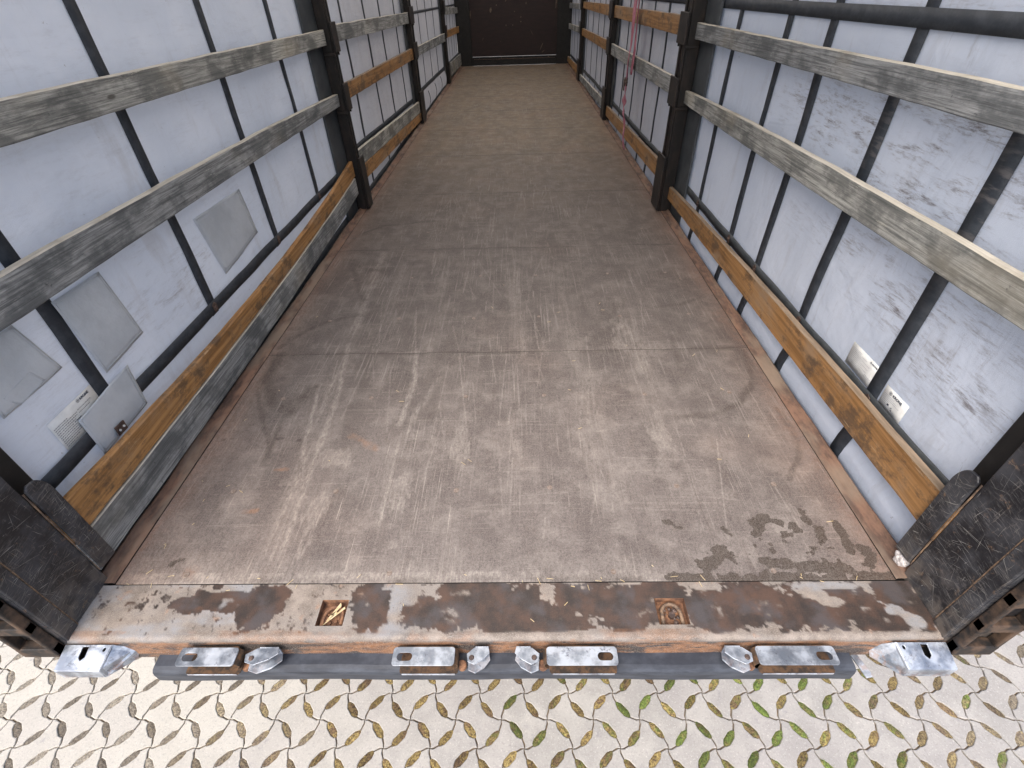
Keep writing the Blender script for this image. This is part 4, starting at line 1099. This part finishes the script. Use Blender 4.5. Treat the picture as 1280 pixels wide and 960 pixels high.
# ================================================================== LATHS
def lath(s, y0, y1, top, bot, kind, label, thick=.027, xi=1.219, cat="plank", edge=True):
    """top/bot: heights at y0, middle and y1"""
    n = 110
    yc = (y0 + y1) / 2; zc = (top[1] + bot[1]) / 2
    def q(v, t): a, b, c = v; return a * (1 - t) * (1 - 2 * t) + 4 * b * t * (1 - t) + c * t * (2 * t - 1)
    bmx = bmesh.new(); rings = []
    ch = .003
    for i in range(n):
        t = i / (n - 1); y = y0 + (y1 - y0) * t; zt, zb = q(top, t), q(bot, t)
        b = .0015 * mnoise.noise(Vector((y * 1.5, zc * 9, s * 3)))
        zt += .003 * mnoise.noise(Vector((y * 5, zc * 5, 1))) - .003 * max(0, mnoise.noise(Vector((y * 23, zc * 5, 3))) - .3); zb += .003 * mnoise.noise(Vector((y * 7, zc * 5, 6)))
        a0, a1 = xi + b, xi + thick + b
        sec = [(a0, zb + ch), (a0, zt - ch), (a0 + ch, zt), (a1 - ch, zt), (a1, zt - ch), (a1, zb + ch), (a1 - ch, zb), (a0 + ch, zb)]
        rings.append([bmx.verts.new((s * (x - xi - thick / 2), y - yc, z - zc)) for x, z in sec])
    for A, B in zip(rings[:-1], rings[1:]):
        for k in range(8):
            f = bmx.faces.new((A[k], A[(k + 1) % 8], B[(k + 1) % 8], B[k]))
            f.material_index = 1 if (k in (1, 2) and edge) else 0
    bmx.faces.new(rings[0]); bmx.faces.new(rings[-1][::-1])
    bmesh.ops.recalc_face_normals(bmx, faces=bmx.faces)
    me = bpy.data.meshes.new("side_lath"); bmx.to_mesh(me); bmx.free()
    o = link("side_lath", me, [MAT[kind], MAT['edge'] if kind == 'grey' else MAT['edge2'] if edge == 2 else MAT['orange']], loc=(s * (xi + thick / 2), yc, zc))
    return tag(o, label, cat, "wooden laths slotted between the wall posts")
G_, O_ = 'grey', 'orange'
lath(-1, .19, 3.425, (1.215, 1.212, 1.210), (1.120, 1.121, 1.124), G_, "top grey weathered plank in the nearest left bay")
lath(-1, .19, 3.425, (.872, .869, .834), (.764, .766, .757), G_, "middle grey weathered plank in the nearest left bay")
lath(-1, .19, 3.42, (.303, .268, .382), (.184, .166 + .026, .268), O_, "orange plank low in the nearest left bay, above a grey one", edge=0)
lath(-1, .19, 3.40, (.180, .188, .262), (.048, .062, .138), G_, "grey plank lowest in the nearest left bay, under the orange one", xi=1.216, thick=.030)
lath(-1, 3.60, 6.68, (1.225, 1.212, 1.197), (1.125, 1.108, 1.090), G_, "top grey plank in the second left bay from the rear")
lath(-1, 3.60, 6.68, (.870, .857, .844), (.765, .748, .730), O_, "orange brown stained plank at mid height in the second left bay", edge=2)
lath(-1, 3.60, 6.68, (.412, .338, .263), (.290, .214, .138), G_, "slanting grey plank low in the second left bay, above an orange one")
lath(-1, 3.60, 6.68, (.286, .210, .134), (.172, .108, .047), O_, "slanting orange plank lowest in the second left bay", xi=1.217, edge=0)
lath(-1, 6.95, 10.12, (.829, .810, .787), (.729, .70, .666), G_, "only grey plank in the third left bay, above the bulging curtain")
lath(-1, 10.32, 12.79, (1.156, 1.12, 1.085), (1.044, 1.01, .985), G_, "top dark grey plank in the farthest left bay")
lath(-1, 10.32, 12.79, (.814, .785, .755), (.701, .67, .64), O_, "orange plank in the farthest left bay beside the dark front wall", edge=2)
lath(-1, 10.32, 12.79, (.297, .275, .25), (.081, .06, .035), G_, "broad dark grey board lowest in the farthest left bay", edge=0)
lath(1, .19, 3.235, (1.195, 1.195, 1.197), (1.111, 1.112, 1.110), G_, "top grey weathered plank in the nearest right bay")
lath(1, .19, 3.235, (.857, .858, .824), (.768, .752, .747), G_, "middle grey scuffed plank in the nearest right bay")
lath(1, .19, 3.22, (.304, .266, .194), (.170, .138, .103), O_, "orange plank lowest in the nearest right bay above the paper stickers", edge=2)
lath(1, 3.43, 6.58, (1.221, 1.212, 1.203), (1.106, 1.099, 1.091), O_, "top light orange plank behind the pink hanging strap on the right", edge=2)
lath(1, 3.43, 6.58, (.861, .850, .838), (.745, .736, .726), G_, "middle grey plank behind the pink hanging strap on the right")
lath(1, 3.43, 6.58, (.280, .226, .177), (.146, .103, .061), O_, "lowest dusty orange plank in the bay with the pink hanging strap", edge=2)
lath(1, 6.80, 10.0, (1.204, 1.19, 1.173), (1.089, 1.086, 1.082), O_, "top orange plank in the third right bay", edge=2)
lath(1, 6.80, 10.0, (.847, .827, .807), (.732, .717, .703), O_, "middle orange plank in the third right bay", edge=2)
lath(1, 6.80, 10.0, (.199, .160, .120), (.079, .052, .025), G_, "lowest brownish grey plank in the third right bay")
lath(1, 10.26, 12.79, (1.143, 1.12, 1.098), (1.05, 1.03, 1.004), G_, "top grey plank in the farthest right bay")
lath(1, 10.26, 12.79, (.809, .776, .743), (.709, .678, .646), G_, "middle dark grey plank in the farthest right bay")
lath(1, 10.26, 12.79, (.201, .17, .138), (.063, .052, .042), O_, "lowest orange brown plank in the farthest right bay", edge=2)

# ================================================================== LASHING STRAP
ST = tag(empty("lashing_strap", (1.16, 5.05, 1.2)), "faded pink ratchet strap hanging down the right wall in front of the planks", "strap")
def ribbon(name, path, wd, mat, twist):
    G = []
    for i, p in enumerate(path):
        a = twist[i]; d = Vector((math.sin(a), math.cos(a), 0)); w_ = wd[i] / 2
        G.append([tuple(Vector(p) - d * w_), tuple(Vector(p) - d * w_ * .3 + Vector((.003, 0, 0))), tuple(Vector(p) + d * w_ * .3 - Vector((.003, 0, 0))), tuple(Vector(p) + d * w_)])
    P = np.array(G) - np.array(ST.location)
    o = link(name, grid_mesh(name, P), mat); o.parent = ST
    sol = o.modifiers.new("thickness", 'SOLIDIFY'); sol.thickness = .004; return o
N = 60
def lerp_path(pts, n):
    pts = np.array(pts, float); d = np.concatenate([[0], np.cumsum(np.linalg.norm(np.diff(pts, axis=0), axis=1))]); t = np.linspace(0, d[-1], n)
    return np.stack([np.interp(t, d, pts[:, k]) for k in range(3)], -1)
pth = lerp_path([(1.185, 5.03, 2.58), (1.175, 5.04, 1.5), (1.165, 5.05, 1.21), (1.172, 5.08, .95), (1.165, 5.11, .80), (1.17, 5.10, .66)], N)
ribbon("webbing", pth, [.105 - .015 * math.sin(i * .21) for i in range(N)], MAT['red'], [.15 + .25 * math.sin(i * .12) for i in range(N)])
pth = lerp_path([(1.20, 5.02, 2.58), (1.195, 5.03, 1.5), (1.192, 5.02, 1.2), (1.195, 5.00, .9), (1.195, 5.05, .70)], N)
ribbon("webbing", pth, [.05] * N, MAT['red'], [.1 + .3 * math.sin(i * .2) for i in range(N)])
pth = lerp_path([(1.17, 5.10, .64), (1.16, 5.07, .50), (1.165, 5.10, .42), (1.16, 5.03, .36), (1.17, 5.0, .30), (1.175, 5.0, .22)], 40)
ribbon("webbing", pth, [.055, .06, .065, .07] * 3 + [.075 + .03 * math.sin(i * .5) for i in range(18)] + [.06 - .004 * i for i in range(10)], MAT['red'], [.1 + .35 * math.sin(i * .33) for i in range(40)])
m = MB().tube([(x - 1.16, y - 5.05, z - 1.2) for x, y, z in [(1.175, 5.0, .24), (1.17, 4.995, .18), (1.175, 5.0, .12), (1.19, 5.01, .06), (1.20, 5.01, .03)]], .008, 8)
m.build("tail", MAT['red'], ST, smooth=True)
m = MB().box(-.012, .012, .015, .085, -.60, -.53).cyl((-.0, .0, -.565), .012, .1, 1, 12).box(-.02, -.013, .02, .07, -.64, -.54)
m.build("ratchet_buckle", MAT['metal'], ST, .003)

# ================================================================== SMALL THINGS
bm = bmesh.new(); bmesh.ops.create_icosphere(bm, subdivisions=4, radius=.022)
for v in bm.verts:
    n = mnoise.noise(v.co * 70) * .5 + mnoise.noise(v.co * 160) * .3
    v.co = Vector((v.co.x * .75, v.co.y * 1.0, v.co.z * 1.25)) * (1 + .55 * n)
me = bpy.data.meshes.new("crumpled_rag"); bm.to_mesh(me); bm.free()
tag(link("crumpled_rag", me, MAT['rag'], loc=(1.226, .222, .026)), "small crumpled dirty white rag stuck beside the right corner post", "rag")
random.seed(5)
m = MB()
for _ in range(64):
    r = random.random()
    if r < .45: x, y, z = random.uniform(-1.15, 1.1), random.gauss(.175, .012), .002
    elif r < .6: x, y, z = random.uniform(-1.18, -.95), random.uniform(.17, .6), .002
    else: x, y, z = random.uniform(-1.1, 1.1), random.uniform(.02, 2.2), .002
    a = random.uniform(0, PI); l = random.uniform(.003, .012); ww = random.uniform(.0004, .0009)
    u, v = math.cos(a) * l, math.sin(a) * l; p, q = -math.sin(a) * ww, math.cos(a) * ww
    m.prism([(x - u + p, y - v + q), (x - u - p, y - v - q), (x + u - p, y + v - q), (x + u + p, y + v + q)], 2, z, z + .001)
tag(m.build("wood_splinters", MAT['straw'], None), "scattered pale straw bits and wood splinters on the floor and sill", "splinters", kind='stuff')
